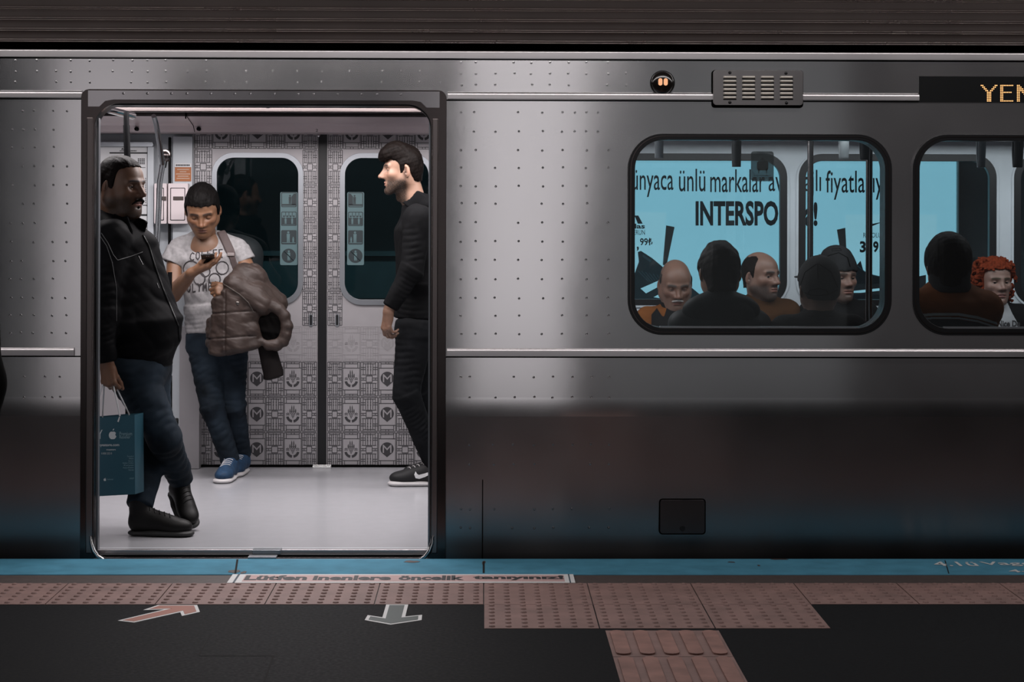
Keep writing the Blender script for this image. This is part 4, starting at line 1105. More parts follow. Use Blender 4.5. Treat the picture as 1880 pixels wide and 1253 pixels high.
# hanging straps: each a thing of its own
M_strap = mat('strap_grey', (.09, .10, .105), .45); M_straplight = mat('strap_light', (.30, .33, .35), .4)
STR = [(1210, 8.9, 289, .018, 'pale grey hand strap hanging at the corner of the first window', True), (1352, 8.9, 305, .019, 'dark grey hand strap beside the grey window sticker', False),
       (1549, 10.6, 291, .024, 'broad grey strap loop above the beanie wearer', False), (1587, 8.9, 292, .019, 'dark hand strap right beside the second grab pole', False),
       (1801, 8.9, 306, .016, 'narrow pale hand strap in the second window above the orange jacket', True), (1868, 8.9, 306, .020, 'black hand strap above the red-haired woman', False)]
for px, Y, yb2, hw, lab, lt in STR:
    p = P(px, yb2, Y); zt = 1.905
    e = empty('hanging_strap', (p.x, Y, zt)); tag(e, lab, 'hand strap', 'hand straps hanging inside the carriage')
    m = MB(); n = 14; hh = (zt - p.z)
    prof = [(.004 + .016 * math.sin(math.pi * min(1, t * 1.0)) , zt - hh * t) for t in [k / n for k in range(n + 1)]]
    v = []
    for wdt, zz_ in prof:
        v += [(p.x - hw, Y - wdt, zz_), (p.x + hw, Y - wdt - .004, zz_)]
    for wdt, zz_ in reversed(prof): v += [(p.x - hw, Y + wdt, zz_), (p.x + hw, Y + wdt + .004, zz_)]
    k = len(v) // 2
    m.add(v, [(2 * i, 2 * i + 1, (2 * i + 3) % (2 * k), (2 * i + 2) % (2 * k)) for i in range(k)])
    so = m.build('strap_loop', M_straplight if lt else M_strap, e, smooth=True)
    sm = so.modifiers.new('thick', 'SOLIDIFY'); sm.thickness = .005
    m = MB(); m.box((p.x - hw - .004, Y - .010, 1.903), (p.x + hw + .004, Y + .010, 1.9125)); m.build('strap_clamp', M_strap, e, bevel=.002)
# ------------------------------------------------------------------ platform
M_granite = mat('dark_granite', (.0105, .0108, .0118), .66, spec=.045, mottle=.28, mscale=70, rvar=.08)
M_blue = mat('blue_edge_paint', (.062, .205, .295), .75, spec=.12, mottle=.14, mscale=9)
M_brown = mat('brown_edge_stone', (.045, .032, .029), .6, mottle=.2, mscale=30)
M_tact = mat('red_tactile_stone', (.20, .118, .104), .65, mottle=.2, mscale=8, bump=.15, bscale=120)
M_joint = mat('dark_joint', (.012, .011, .011), .8, spec=.1)
def yz0(py): return PZ(940, py, 0).y
yE, yB1, yB2, yT1, yT2 = yz0(1026.5), yz0(1055), yz0(1072), yz0(1111), yz0(1155.5)
m = MB(); m.box((-6, -6, -.9), (6, yE - .02, -.012)); fl = m.build('floor', M_granite); tag(fl, kind='structure')
m = MB(); m.box((-6, yT1, -.011), (6, yB2, -.0035)); m.box((-6, yB2, -.011), (6, yB1, -.004)); o = m.build('trim_1', M_brown); tag(o, kind='structure')
m = MB(); m.box((-6, yB1, -.8), (6, yE, 0.0)); o = m.build('trim_2', M_blue, bevel=.004); tag(o, kind='structure')
# platform granite top with slab joints
m = MB(); m.box((-6, -2, -.011), (6, yT1, 0))
o = m.build('floor_slabs', M_granite); tag(o, kind='structure')
m = MB()
x0 = PZ(888, 1100, 0).x; TW = .4065
def joint(a, b, w_=.0022, z=.0006):
    a, b = Vector(a), Vector(b); d = (b - a).normalized(); n = Vector((-d.y, d.x, 0)) * w_
    m.add([(a.x - n.x, a.y - n.y, z), (b.x - n.x, b.y - n.y, z), (b.x + n.x, b.y + n.y, z), (a.x + n.x, a.y + n.y, z)], [(0, 1, 2, 3)])
rows_y = [yz0(1205), yz0(1300)]
for px, p0, p1 in ((1, 1, 1),):
    q = PZ(388, 1165, 0), PZ(365, 1204, 0); joint(q[0], q[1])
    q = PZ(502, 1205, 0), PZ(485, 1253, 0); joint(q[0], q[1], .003)
    q = PZ(505, 1205, 0), PZ(365, 1205, 0); joint(q[0], q[1], .003)
for k in range(-9, 10):
    xx = x0 + k * TW
    if k in (0, 1, 2): continue
    if k % 2: joint((xx, yT1 - .42, 0), (xx, yT1, 0), .0009)
for px, ya, yb in ((888, 1032, 1053), (436, 1028, 1054), (1735, 1030, 1054)):
    q = PZ(px, ya, 0), PZ(px - (4 if px < 500 else 0) + (7 if px > 1500 else 0), yb, 0); joint(q[0], q[1], .004 if px != 1735 else .002, .0012)
o = m.build('trim_3', M_joint); tag(o, kind='structure')
# worn blotches of the blue edge
m = MB(); rg = random.Random(4)
for px, py, sx_, sy_ in ((432, 1050, 13, 4), (447, 1052, 6, 2.5), (757, 1032, 17, 2.2), (1393, 1039, 3, 1.4), (1343, 1033, 8, 1.2), (1433, 1027.8, 17, 1), (888, 1034, 4, 4)):
    c = PZ(px, py, 0); k = c.y / FPX; o_ = []
    for i in range(14):
        a = 6.2832 * i / 14; j = rg.uniform(.6, 1.1); o_.append((c.x + sx_ * k * j * math.cos(a), c.y + sy_ * 5.2 * k * j * math.sin(a)))
    m.slab(o_, .0005, .0011)
o = m.build('trim_4', M_brown); tag(o, kind='structure')

# tactile paving: blister tiles along the edge, bar tiles leading away from it
m = MB(); md = MB()
def tile(xa, ya, w_, d_, kind, seed=0):
    g = .0022
    m.box((xa + g, ya + g, -.01), (xa + w_ - g, ya + d_ - g, .0016))
    if kind == 'dots':
        for i in range(7):
            for j in range(7):
                m.dome((xa + w_ * (i + .5) / 7, ya + d_ * (j + .5) / 7, .0014), .0125, .007, axis=(0, 0, 1), n=10, rings=2)
    else:
        for i in range(5):
            cx = xa + w_ * (i + .5) / 5; hw = w_ * .062
            o_ = [(cx + hw * math.cos(t), (ya + .02 + hw) - hw * abs(math.sin(t)) if s_ else (ya + d_ - .02 - hw) + hw * abs(math.sin(t))) for s_, ts in ((1, [math.pi * (1 + k / 6) for k in range(7)]), (0, [math.pi * k / 6 for k in range(7)])) for t in ts]
            m.cur = 1; m.slab(o_, .001, .0072); m.cur = 0
tiles = []
for k in range(-13, 14):
    tile(x0 + k * TW, yT1, TW, yB2 - yT1, 'dots')
for k in (0, 1, 2): tile(x0 + k * TW, yT2, TW, yT1 - yT2, 'dots')
d_ = yT1 - yT2
xg = PZ(1112, 1165, 0).x; wg = PZ(1316, 1158, 0).x - PZ(1106, 1158, 0).x
m2 = m
yq = yz0(1159)
for r_ in range(3):
    tile(xg, yq - .405 * (r_ + 1), wg, .405, 'bars')
o = m.build('tactile_paving', [M_tact, mat('orange_tactile_bar', (.235, .12, .098), .65, mottle=.25, mscale=10, bump=.15, bscale=120)]); tag(o, kind='structure')

# floor stickers
z = .002
def fpx(pts): return [(PZ(x, y, 0).x, PZ(x, y, 0).y) for x, y in pts]
M_pinks = mat('pink_sticker', (.46, .30, .29), .55, mottle=.06); M_whites = mat('white_sticker_edge', (.60, .60, .60), .55)
M_oranges = mat('salmon_sticker', (.30, .10, .062), .55, mottle=.08); M_greens = mat('green_sticker', (.024, .042, .038), .55, mottle=.08)
xa, xb = PZ(423, 1062, 0).x, PZ(1054, 1062, 0).x; ya, yb = yz0(1071.5), yz0(1055.8)
m = MB(); m.slab([(xa, ya), (xb, ya), (xb, yb), (xa, yb)], .0, z); s1 = m.build('floor_sticker', M_whites)
tag(s1, 'long pink lettered strip with white border stuck along the platform edge below the open door', 'floor sticker')
m = MB(); ed = .016; m.slab([(xa + .055, ya + .024), (xb - .04, ya + .024), (xb - .04, yb - .022), (xa + .055, yb - .022)], z, z + .0006); m.build('sticker_face', M_pinks, s1)
m = MB(); tw = [('Lütfen', 447, 562), ('inenlere', 573, 717), ('öncelik', 731, 852), ('tanıyınız!', 868, 1036)]
for wd, p0, p1 in tw:
    A, B, D = PZ(p0, 1067.3, 0), PZ(p1, 1067.3, 0), PZ(p0, 1058.6, 0)
    if wd == 'Lütfen': D = PZ(p0, 1058.2, 0)
    yy0, yy1 = A.y, D.y
    fit_text(m, wd, lambda u, v: (A.x + (B.x - A.x) * u, yy0 + (yy1 - yy0) * v, z + .0011), .045)
m.build('sticker_lettering', M_print, s1)
m = MB(); q = xa + .022; m.slab([(q, ya), (q + .008, ya), (q + .008, yb), (q, yb)], z, z + .0008); q = xb - .022; m.slab([(q, ya), (q + .005, ya), (q + .005, yb), (q, yb)], z, z + .0008); m.build('sticker_line', mat('line_blue', (.03, .05, .07), .6), s1)
def inset(pts, d):
    n = len(pts); out = []
    ar = sum(pts[i][0] * pts[(i + 1) % n][1] - pts[(i + 1) % n][0] * pts[i][1] for i in range(n)); sg = 1 if ar > 0 else -1
    for i in range(n):
        p0, p1, p2 = Vector(pts[i - 1]), Vector(pts[i]), Vector(pts[(i + 1) % n])
        d0, d1 = (p1 - p0).normalized(), (p2 - p1).normalized()
        n0, n1 = Vector((-d0.y, d0.x)) * sg, Vector((-d1.y, d1.x)) * sg
        b_ = (n0 + n1); b_ = b_ / max(b_.length_squared / 2, .25)
        out.append(tuple(p1 + b_ * d))
    return out
def arrow(pts, material, lab, d):
    o_ = fpx(pts); m = MB(); m.slab(o_, 0, z); a = m.build('floor_arrow', M_whites); tag(a, lab, 'floor arrow', 'arrow stickers on the platform floor')
    m = MB(); m.slab(inset(o_, d), z, z + .0007); m.build('arrow_face', material, a)
arrow([(216, 1141), (302, 1120.5), (263, 1121.5), (290, 1112.5), (362, 1112.5), (367, 1125), (334, 1132.5), (331, 1125.5), (246, 1144.5)], M_oranges, 'salmon arrow sticker pointing up and right towards the open door', .012)
arrow([(709, 1111.5), (749.5, 1111.5), (744, 1133.5), (775, 1130.5), (774, 1140), (717, 1148.5), (669.5, 1140), (675, 1131), (702, 1135)], M_greens, 'dark green arrow sticker with white outline pointing away from the train', .013)
# wagon number stencilled on the blue edge
m = MB()
for s_, x_0, x_1, y_0, y_1 in (('4.1ü', 1719, 1798, 1032.5, 1040.5), ('Vagon', 1808, 1930, 1032.5, 1040.5), ('4-', 1855, 1890, 1047, 1052)):
    A, B, D = PZ(x_0, y_1, 0), PZ(x_1, y_1, 0), PZ(x_0, y_0, 0)
    fit_text(m, s_, lambda u, v: (A.x + (B.x - A.x) * u, A.y + (D.y - A.y) * v, .0016), .012)
o = m.build('platform_lettering', mat('white_stencil', (.5, .52, .53), .6)); tag(o, 'white wagon number lettering on the blue platform edge', 'lettering')

# ------------------------------------------------------------------ tunnel beyond the train and the lit advertisement
YA = 13.3
m = MB(); m.box((-7, YA + .12, -1.2), (7, YA + .3, 4)); o = m.build('wall_far', mat('tunnel_wall', (.045, .05, .052), .7, mottle=.25, mscale=3)); tag(o, kind='structure')
m = MB(); z0, z1 = ZP(548, YA, 700), ZP(470, YA, 700); m.box((-7, YA - .02, z0), (P(1045, 500, YA).x, YA + .13, z1)); m.box((-7, YA - .05, z1), (P(1045, 500, YA).x, YA + .13, z1 + .03)); o = m.build('trim_5', mat('tunnel_band', (.22, .30, .31), .6, mottle=.15)); tag(o, kind='structure')
m = MB(); m.box((-7, 11.6, -1.3), (7, YA + .3, -1.1)); o = m.build('floor_tunnel', mat('track_bed', (.03, .03, .03), .9)); tag(o, kind='structure')
ad = empty('advertisement_lightbox', (P(1400, 600, YA).x, YA, ZP(800, YA, 1400)))
tag(ad, 'backlit pale blue sports shop advertisement on the tunnel wall behind the carriage windows', 'advertisement')
ax0, ax1 = P(1050, 450, YA).x, P(1755, 450, YA).x; az0, az1 = ZP(640, YA, 1400), ZP(294, YA, 1400)
M_ad = mat('backlit_blue', (.1, .2, .24), .6, emit=(.34, .70, .84), estr=.98)
M_adc = mat('backlit_card', (.1, .2, .24), .6, emit=(.40, .74, .86), estr=.98)
M_adk = mat('advert_ink', (.006, .010, .016), .7); M_adb = mat('advert_brown', (.05, .04, .038), .7); M_adt = mat('advert_teal', (.018, .042, .055), .7)
M_adt2 = mat('advert_teal_light', (.05, .10, .125), .7)
m = MB(); m.box((ax0, YA, az0), (ax1, YA + .12, az1)); m.build('lit_panel', M_ad, ad)
m = MB(); fr_ = .012
for a in ((ax0 - fr_, az0 - fr_, ax0, az1 + fr_), (ax1, az0 - fr_, ax1 + fr_, az1 + fr_), (ax0, az1, ax1, az1 + fr_), (ax0, az0 - fr_, ax1, az0)): m.box((a[0], YA - .03, a[1]), (a[2], YA + .12, a[3]))
m.build('lightbox_frame', mat('pale_frame', (.4, .5, .52), .4), ad)
m = MB(); Yt = YA - .004
for wd, x_0, x_1, y_0, y_1 in (('Dünyaca', 1139, 1236.5, 309, 362), ('ünlü', 1246.5, 1295, 310, 352), ('markalar', 1304, 1404, 311, 353.5), ('avantajlı', 1411, 1507.5, 312, 364), ('fiyatlarıyla', 1516, 1641, 313, 367)):
    text_px(m, wd, x_0, x_1, y_0, y_1, Yt, .004)
text_px(m, 'INTERSPOR', 1277, 1452, 369, 415, Yt, .035); text_px(m, "a", 1478, 1491, 383, 415.5, Yt, .04); text_px(m, "!", 1493.5, 1501, 371, 415.5, Yt, .035)
m.build('headline_lettering', M_adk, ad)
m = MB(); poly_px(m, [(1052, 386), (1223.5, 390), (1216, 520), (1052, 520)], YA - .003); c1 = m.build('price_card', M_adc, ad)
m = MB(); poly_px(m, [(1552, 394), (1720, 394), (1720, 520), (1555, 520)], YA - .003); c2 = m.build('price_card', M_adc, ad)
m = MB(); poly_px(m, [(1223, 414), (1238.5, 417), (1224, 487), (1216.5, 487)], YA - .003); poly_px(m, [(1536.5, 422), (1552, 418.5), (1555, 480), (1546, 480)], YA - .003); m.build('card_wedge', M_adb, ad)  # brown wedges printed beside the price cards
m = MB()
for a, b, h1 in ((1165, 1178, 396), (1149, 1161, 402), (1133, 1144, 404)): poly_px(m, [(a, h1), (a + 7, h1 - 1 if 0 else h1), (a + 15, 411), (a + 6, 411)], Yt - .002)
text_px(m, 'adidas', 1137, 1184, 411, 420, Yt - .002, .03); text_px(m, 'ERUN', 1163.5, 1184, 422.5, 431.5, Yt - .002, .0); text_px(m, '99₺', 1175, 1198, 437, 451, Yt - .002, .02); text_px(m, ',', 1169, 1173, 453, 461, Yt - .002, .03)
m.build('card_lettering', M_adk, c1)
m = MB(); poly_px(m, [(1590.5, 408), (1593, 415), (1601, 415.5), (1621, 407.5), (1600, 411.5), (1594, 411)], Yt - .002)
text_px(m, 'REVOLUTION', 1585, 1640, 427.5, 436.5, Yt - .002, .0); text_px(m, '3', 1578.5, 1589.5, 443, 464, Yt - .002, .04); text_px(m, '4', 1590.5, 1601.5, 443, 464, Yt - .002, .04); text_px(m, '9', 1603, 1613, 443, 464, Yt - .002, .04); text_px(m, ',', 1614.5, 1618, 459, 468, Yt - .002, .03); text_px(m, '99', 1620, 1634, 443, 454, Yt - .002, .03)
m.build('card_lettering', M_adk, c2)
# the two pictured running shoes
m = MB(); poly_px(m, [(1165, 503), (1173, 481), (1171, 463), (1177, 461), (1197, 474), (1214, 488), (1232, 505), (1262, 522), (1285, 541), (1290, 556), (1165, 556), (1160, 520)], Yt - .003)
m.build('pictured_shoe', M_adt, ad)
m = MB()
for k in range(6): poly_px(m, [(1170 + 7 * k, 497 + 1.5 * k), (1172 + 7 * k, 497 + 1.5 * k), (1192 + 6 * k, 517 + 2 * k), (1189 + 6 * k, 517 + 2 * k)], Yt - .004)
poly_px(m, [(1180, 467), (1196, 478), (1194, 482), (1180, 472)], Yt - .004)
m.build('shoe_stripe', M_adt2, ad)
m = MB(); poly_px(m, [(1176, 530), (1226, 508), (1233, 514), (1186, 539)], Yt - .0045); poly_px(m, [(1200, 546), (1222, 534), (1224, 541), (1212, 548)], Yt - .0045); m.build('shoe_flash', M_adc, ad)
m = MB(); poly_px(m, [(1563, 482), (1572, 488), (1580, 479), (1585, 497), (1600, 504), (1622, 512), (1660, 513), (1700, 505), (1700, 556), (1550, 556), (1555, 500)], Yt - .003); m.build('pictured_shoe', M_adk, ad)
m = MB(); poly_px(m, [(1562, 535), (1660, 525), (1660, 529), (1580, 538), (1563, 538)], Yt - .0045); m.build('shoe_flash', M_adc, ad)
m = MB(); m.tube([P(x, y, Yt - .004) for x, y in ((1562, 488), (1575, 489), (1588, 500), (1604, 506), (1640, 514))], .004, 6); m.build('shoe_stripe', M_adt2, ad)
# ------------------------------------------------------------------ people
M_skinp = mat('human_skin', vcol=True, rough=.48, spec=.4, sss=.06, bump=.08, bscale=400, bdist=.0006)
M_eyep = mat('eyeball', vcol=True, rough=.08)
def hairmat(name, col, rough=.55): return mat(name, col, rough, spec=.045, bump=.5, bscale=170, stretch=(1, 1, .35), bdist=.003, mottle=.35, mscale=120)
M_hair_black = hairmat('black_hair', (.0048, .0042, .004)); M_hair_dark = hairmat('dark_brown_hair', (.0060, .0042, .0035)); M_hair_grey = hairmat('grey_hair', (.03, .029, .028)); M_hair_red = hairmat('red_hair', (.13, .022, .008), .6)
def cloth(name, col, rough=.75, bump=.25, bscale=260, mottle=.15, mscale=10, sheen=0., **k): return mat(name, col, rough, spec=k.pop('spec', .3), bump=bump, bscale=bscale, mottle=mottle, mscale=mscale, sheen=sheen, bdist=.0015, **k)
M_jacket = cloth('black_softshell', (.0038, .0038, .0043), .66, spec=.04)
M_denim = cloth('blue_denim', (.0095, .0148, .0215), .8, mottle=.85, mscale=5, bscale=420, spec=.12)
M_denimdark = cloth('black_denim', (.0055, .006, .007), .8, mottle=.3, spec=.08)
M_boot = cloth('black_boot_leather', (.0055, .005, .005), .5, spec=.2)
M_tee = cloth('heather_tee', (.26, .25, .253), .85, mottle=.16, mscale=55, bscale=500)
M_hoodie = cloth('black_hoodie', (.0042, .0043, .0048), .85, spec=.07)
M_sneaker = cloth('black_sneaker', (.010, .010, .011), .6)
M_soleb = mat('black_sole', (.012, .012, .012), .6); M_solew = mat('white_sole', (.50, .48, .48), .5)
M_coat = cloth('brown_quilted_nylon', (.027, .0172, .0138), .55, bump=.5, bscale=70, spec=.3)
M_coatin = cloth('black_fur_lining', (.003, .0027, .0027), .95, bump=.8, bscale=300, spec=.02)

def person(base, label, skins, group=None):
    """skins: list of (v, f, col) joined into the one body mesh"""
    vs, fs, cs, n = [], [], [], 0
    for v, f, c in skins:
        f = np.asarray(f)
        vs.append(np.asarray(v)); fs.append(f + n); cs.append(np.asarray(c)); n += len(v)
    o = mesh_obj('person', np.concatenate(vs), np.concatenate(fs), M_skinp, None, base=base, smooth=True, col=np.concatenate(cs))
    return tag(o, label, 'person', group)
def wear(who, name, prims, h, material, fold=None, relaxn=1, extra=None, label=None):
    v, f = solve(prims, h, fold=fold)
    v = relax(v, f, relaxn, .4)
    o = mesh_obj(name, v, f, material, who, smooth=True)
    if label: o['label'] = label
    return o, v, f
def add_head(who, H, hair_mat=None, hair_name='hair'):
    if H.get('hair') is not None and hair_mat is not None:
        v, f = H['hair']; mesh_obj(hair_name, v, f, hair_mat, who, smooth=True)
    for v, f, c in H['eyes']: mesh_obj('eyeball', v, f, M_eyep, who, smooth=True, col=c)
SK = (.18, .10, .064)
def core(prims, col=SK, h=.009):
    v, f = solve(prims, h); return v, f, np.tile(np.array(col), (len(v), 1))
def shoe(heel, fwd, upv=(0, 0, 1), L=.285, wd=1.0, boot=.0):
    """prims of upper and sole; heel = point on the ground at the back of the shoe"""
    R = frame(fwd, upv); Rr, Rf, Ru = R[:, 0], R[:, 1], R[:, 2]; o = np.asarray(heel, float); s = L / .285
    T = lambda a, b, c: o + (Rf * a + Rr * b * wd + Ru * c) * s
    up = [cone(T(.048, 0, .052), T(.15, 0, .048), .040 * s, .041 * s, .02), ell(T(.215, 0, .040), np.array((.046 * wd, .068, .036)) * s, .03, R),
          cone(T(.055, 0, .07), T(.050, 0, .115 + boot), .043 * s, .045 * s, .03, side=Rf), cone(T(.085, 0, .088), T(.185, 0, .050), .034 * s, .036 * s, .025),
          half(T(0, 0, .016), -Ru, o - .4, o + .4)]
    sole = [cone(T(.045, 0, .012), T(.24, .003, .012), .043 * s, .044 * s, .01, side=Rr, ratio=.34), cone(T(.13, 0, .014), T(.235, .0, .014), .044 * s, .048 * s, .02, side=Rr, ratio=.34),
            half(T(0, 0, .001), -Ru, o - .4, o + .4)]
    return up, sole, T, R
def shoes(who, specs, mu, ms, h=.0042):
    out = []
    for sp in specs:
        up, so, T, R = shoe(**sp)
        o, v, f = wear(who, 'shoe', up, h, mu)
        v2, f2 = solve(so, h); mesh_obj('sole', v2, f2, ms, o, smooth=True)
        # laces
        m = MB()
        s = sp.get('L', .285) / .285
        bvh = BVHTree.FromPolygons([Vector(p) for p in v], [tuple(int(i) for i in q) for q in f])
        for k in range(5):
            pts = []
            for j in range(7):
                b = (-.024 + .008 * j) * (1 if k % 2 else -1); a = .095 + .022 * k + .006 * (j - 3) * (1 if k % 2 else -1) * .5
                p0 = Vector(T(a, b, .25)); hit = bvh.ray_cast(p0, -Vector(R[:, 2]))
                if hit[0] is not None: pts.append(hit[0] + Vector(R[:, 2]) * .0015)
            if len(pts) > 2: m.tube(pts, .0022 * s, 6)
        m.build('lace', mu if ms is M_soleb else ms, o, smooth=True)
        out.append((o, v, f, T, R))
    return out
def bvh_of(v, f): return BVHTree.FromPolygons([Vector(p) for p in v], [tuple(int(i) for i in q) for q in f])
def on_surface(bvh, pts, off=.0015):
    """photo points dropped along their sight lines onto a garment"""
    out = []
    o = Vector((0, 0, CAM_H))
    for x, y in pts:
        d = ray(x, y).normalized(); hit = bvh.ray_cast(o + d * 6, d)
        if hit[0] is not None: out.append(hit[0] - d * off)
    return out
def dense(pts, n=6):
    out = []
    for a, b in zip(pts[:-1], pts[1:]):
        for k in range(n): out.append((a[0] + (b[0] - a[0]) * k / n, a[1] + (b[1] - a[1]) * k / n))
    return out + [pts[-1]]
def seam(who, name, bvh, paths, r, material, parent=None, off=.001):
    for pts in paths:
        q = on_surface(bvh, dense(pts), off)
        if len(q) > 2:
            m = MB(); m.tube(q, r, 6); m.build(name, material, parent or who, smooth=True)
A3 = lambda px, py, Y: np.array(P(px, py, Y))
def at_yaw(a): f = face_dir(a); return f, np.array([f[1], -f[0], 0.])   # forward, right hand side

def foot(sp):
    R = frame(sp['fwd'], sp.get('upv', (0, 0, 1))); s = sp.get('L', .285) / .285; o = np.asarray(sp['heel'], float); T = lambda a, c: o + (R[:, 1] * a + R[:, 2] * c) * s
    return [cone(T(.052, .13), T(.055, .07), .032, .030, .02), cone(T(.055, .065), T(.20, .042), .028, .020, .02)]
def ankle(sp, up=.12):
    R = frame(sp['fwd'], sp.get('upv', (0, 0, 1))); s = sp.get('L', .285) / .285
    return np.asarray(sp['heel'], float) + (R[:, 1] * .052 + R[:, 2] * up) * s
hl = PZ(233, 984, 0)
SH1 = dict(heel=np.array((hl.x, hl.y + .015, 0)), fwd=(1, -.10, 0), L=.30, boot=.03, wd=1.05)
tf = unit((.40, -.75, -.50)); upn = unit((.25, -.45, .86)); toe = A3(350, 962, 8.96)
SH1b = dict(heel=toe - tf * .262 - upn * .02, fwd=tf, upv=upn, L=.28, boot=.03, wd=1.05)
g1, g2 = PZ(405, 889, 0), PZ(426, 877, 0)
SH2 = dict(heel=np.array((g1.x + .03, g1.y + .275, 0)), fwd=(-.10, -1, 0), L=.28, wd=1.08); SH2b = dict(heel=np.array((g2.x + .035, g2.y + .265, 0)), fwd=(-.10, -1, 0), L=.28)
g3 = PZ(714.5, 892, 0)
SH3 = dict(heel=np.array((g3.x + .30, g3.y, 0)), fwd=(-1, -.03, 0), L=.302); SH3b = dict(heel=np.array((g3.x + .36, g3.y + .24, 0)), fwd=(-1, .05, 0), L=.30)
# ---- the man with the moustache, leaning at the left edge of the doorway
Y0 = 9.0; fw, rt = at_yaw(74)
H = head(A3(223, 344, 8.98), 61, pitch=2, s=1.13, skin=(.108, .053, .029), neck_to=A3(214, 424, 9.02), h=.0021, wide=1.0, jaw=1.06, fat=.008, nose=1.5, chin=-.004, stubble=.62, beard=.16, beard_col=(.010, .007, .005), lid=.0015, neck_r=.062, brow_w=1.25, brow=(.016, .010, .008), gaze=(-4, 0),
         hair=1, hair_top=.006, hair_side=.004, hair_line=[(-.12, -.07), (-.05, -.062), (-.032, -.03), (-.022, .03), (-.004, .03), (.004, -.022), (.018, -.018), (.024, .03), (.034, .062), (.058, .081), (.09, .086), (.14, .086)], strands=(.001, 300))
hd_v, hd_f, _, _ = hand(A3(196, 668, 8.74), (.10, -.05, -1), (.25, 1, 0), s=1.06, left=False, curls=[(52, 75, 45), (56, 80, 45), (60, 80, 45), (62, 82, 45)], thumb=(28, 6, 12), fore=A3(192, 630, 8.75), fore_r=(.027, .034), thumb_in=.9)
cr = core([cone(A3(222, 440, Y0), A3(252, 600, Y0), .11, .14, .05), cone(A3(252, 600, Y0), A3(255, 690, Y0), .14, .12, .05), cone(A3(240, 690, 8.92), A3(300, 805, 8.88), .075, .05, .04), cone(A3(300, 805, 8.88), ankle(SH1b, .15), .05, .035, .03), cone(A3(270, 690, 9.1), A3(282, 812, 9.05), .075, .05, .04), cone(A3(282, 812, 9.05), ankle(SH1, .15), .05, .035, .03),
           *foot(SH1), *foot(SH1b),
           cone(A3(203, 440, 8.82), A3(188, 575, 8.77), .045, .04, .03), cone(A3(188, 575, 8.77), A3(194, 660, 8.745), .038, .028, .02), cone(A3(235, 440, 9.2), A3(252, 570, 9.22), .045, .04, .03), cone(A3(252, 570, 9.22), A3(290, 640, 9.15), .038, .03, .02), cone(A3(212, 400, 9.0), A3(222, 450, 9.0), .05, .09, .04)])
p1 = person((P(262, 985, 8.95).x, 8.95, 0), 'man with moustache in black jacket and blue jeans holding a teal shopping bag',
            [H['skin'], (hd_v, hd_f, np.tile((.125, .058, .032), (len(hd_v), 1))), cr])
add_head(p1, H, M_hair_dark)
W = H['W']
# moustache
mp = []
for s_ in (-1, 1):
    mp += [cone(W((s_ * .002, .1045, -.0475)), W((s_ * .022, .0955, -.0535)), .0062, .0052, .004), cone(W((s_ * .022, .0955, -.0535)), W((s_ * .031, .0835, -.066)), .0052, .003, .004)]
v, f = solve(mp, .0016, fold=lambda X, Y, Z: .0006 * wob(X, Y, Z, 900, 2)); mesh_obj('moustache', v, f, M_hair_black, p1, smooth=True)
mp = [ell(W((0, .0895, -.0785)), (.0075, .0045, .0065), .004)]
v, f = solve(mp, .0014, fold=lambda X, Y, Z: .0006 * wob(X, Y, Z, 900, 3)); mesh_obj('lip_beard', v, f, M_hair_black, p1, smooth=True)
jk = [cone(A3(228, 458, Y0), A3(247, 590, Y0), .150, .196, .06, side=fw, ratio=1.2, cap=.10, wr=(.004, .12, .4, .2, 1)), cone(A3(247, 590, Y0), A3(252, 672, Y0), .196, .158, .05, side=fw, ratio=1.1, cap=.035, wr=(.006, .07, 1.1, .0, .9)),
      cone(A3(270, 600, 8.95), A3(276, 625, 8.95), .145, .135, .06, side=fw, ratio=1.1, cap=.09),
      cone(A3(204, 436, 8.82), A3(236, 436, 9.2), .080, .080, .06), cone(A3(206, 408, 9.0), A3(226, 452, 9.0), .082, .13, .06),
      cone(A3(203, 440, 8.80), A3(186, 572, 8.76), .080, .066, .035, wr=(.006, .075, .5, .1, 1)), cone(A3(186, 572, 8.76), A3(193, 662, 8.74), .066, .050, .03, wr=(.006, .05, 1.2, 0, .8), cap=.02),
      cone(A3(237, 440, 9.2), A3(255, 570, 9.23), .080, .062, .035), cone(A3(255, 570, 9.23), A3(292, 640, 9.15), .062, .05, .03, wr=(.006, .05, 1.2, 0, 1))]
jk_fold = lambda X, Y, Z: .0060 * creases(X, Y, Z, 30, 31, (1, 1, .7)) + .0016 * wob(X, Y, Z, 70, 32)
jo, jv, jf = wear(p1, 'jacket', jk, .0052, M_jacket, jk_fold)
cl = [cone(A3(222, 436, 8.98), A3(219, 396, 8.99), .093, .084, .02, side=fw, ratio=.92, cap=.012), cone(A3(240, 440, 8.93), A3(252, 403, 8.93), .055, .046, .03, side=fw, cap=.012, ratio=1.3),
      sub(cone(A3(223, 446, 8.98), A3(217, 385, 8.99), .074, .076, .008, side=fw, ratio=.95)), sub(cone(A3(246, 442, 8.92), A3(256, 385, 8.90), .032, .046, .01, side=fw, ratio=1.1))]
wear(p1, 'collar', cl, .004, M_jacket, lambda X, Y, Z: .0015 * wob(X, Y, Z, 60, 5))
bv_ = bvh_of(jv, jf)
M_pipe = mat('grey_piping', (.07, .068, .07), .55); M_zip = mat('zip_teeth', (.10, .10, .10), .35, .8)
seam(p1, 'zip', bv_, [[(262, 432), (272, 450), (284, 490), (298, 530), (313, 566), (327, 600), (330, 640)]], .0042, M_jacket, jo); seam(p1, 'zip', bv_, [[(264, 433), (274, 451), (286, 490), (300, 530), (315, 566), (328, 598)]], .0018, M_zip, jo)
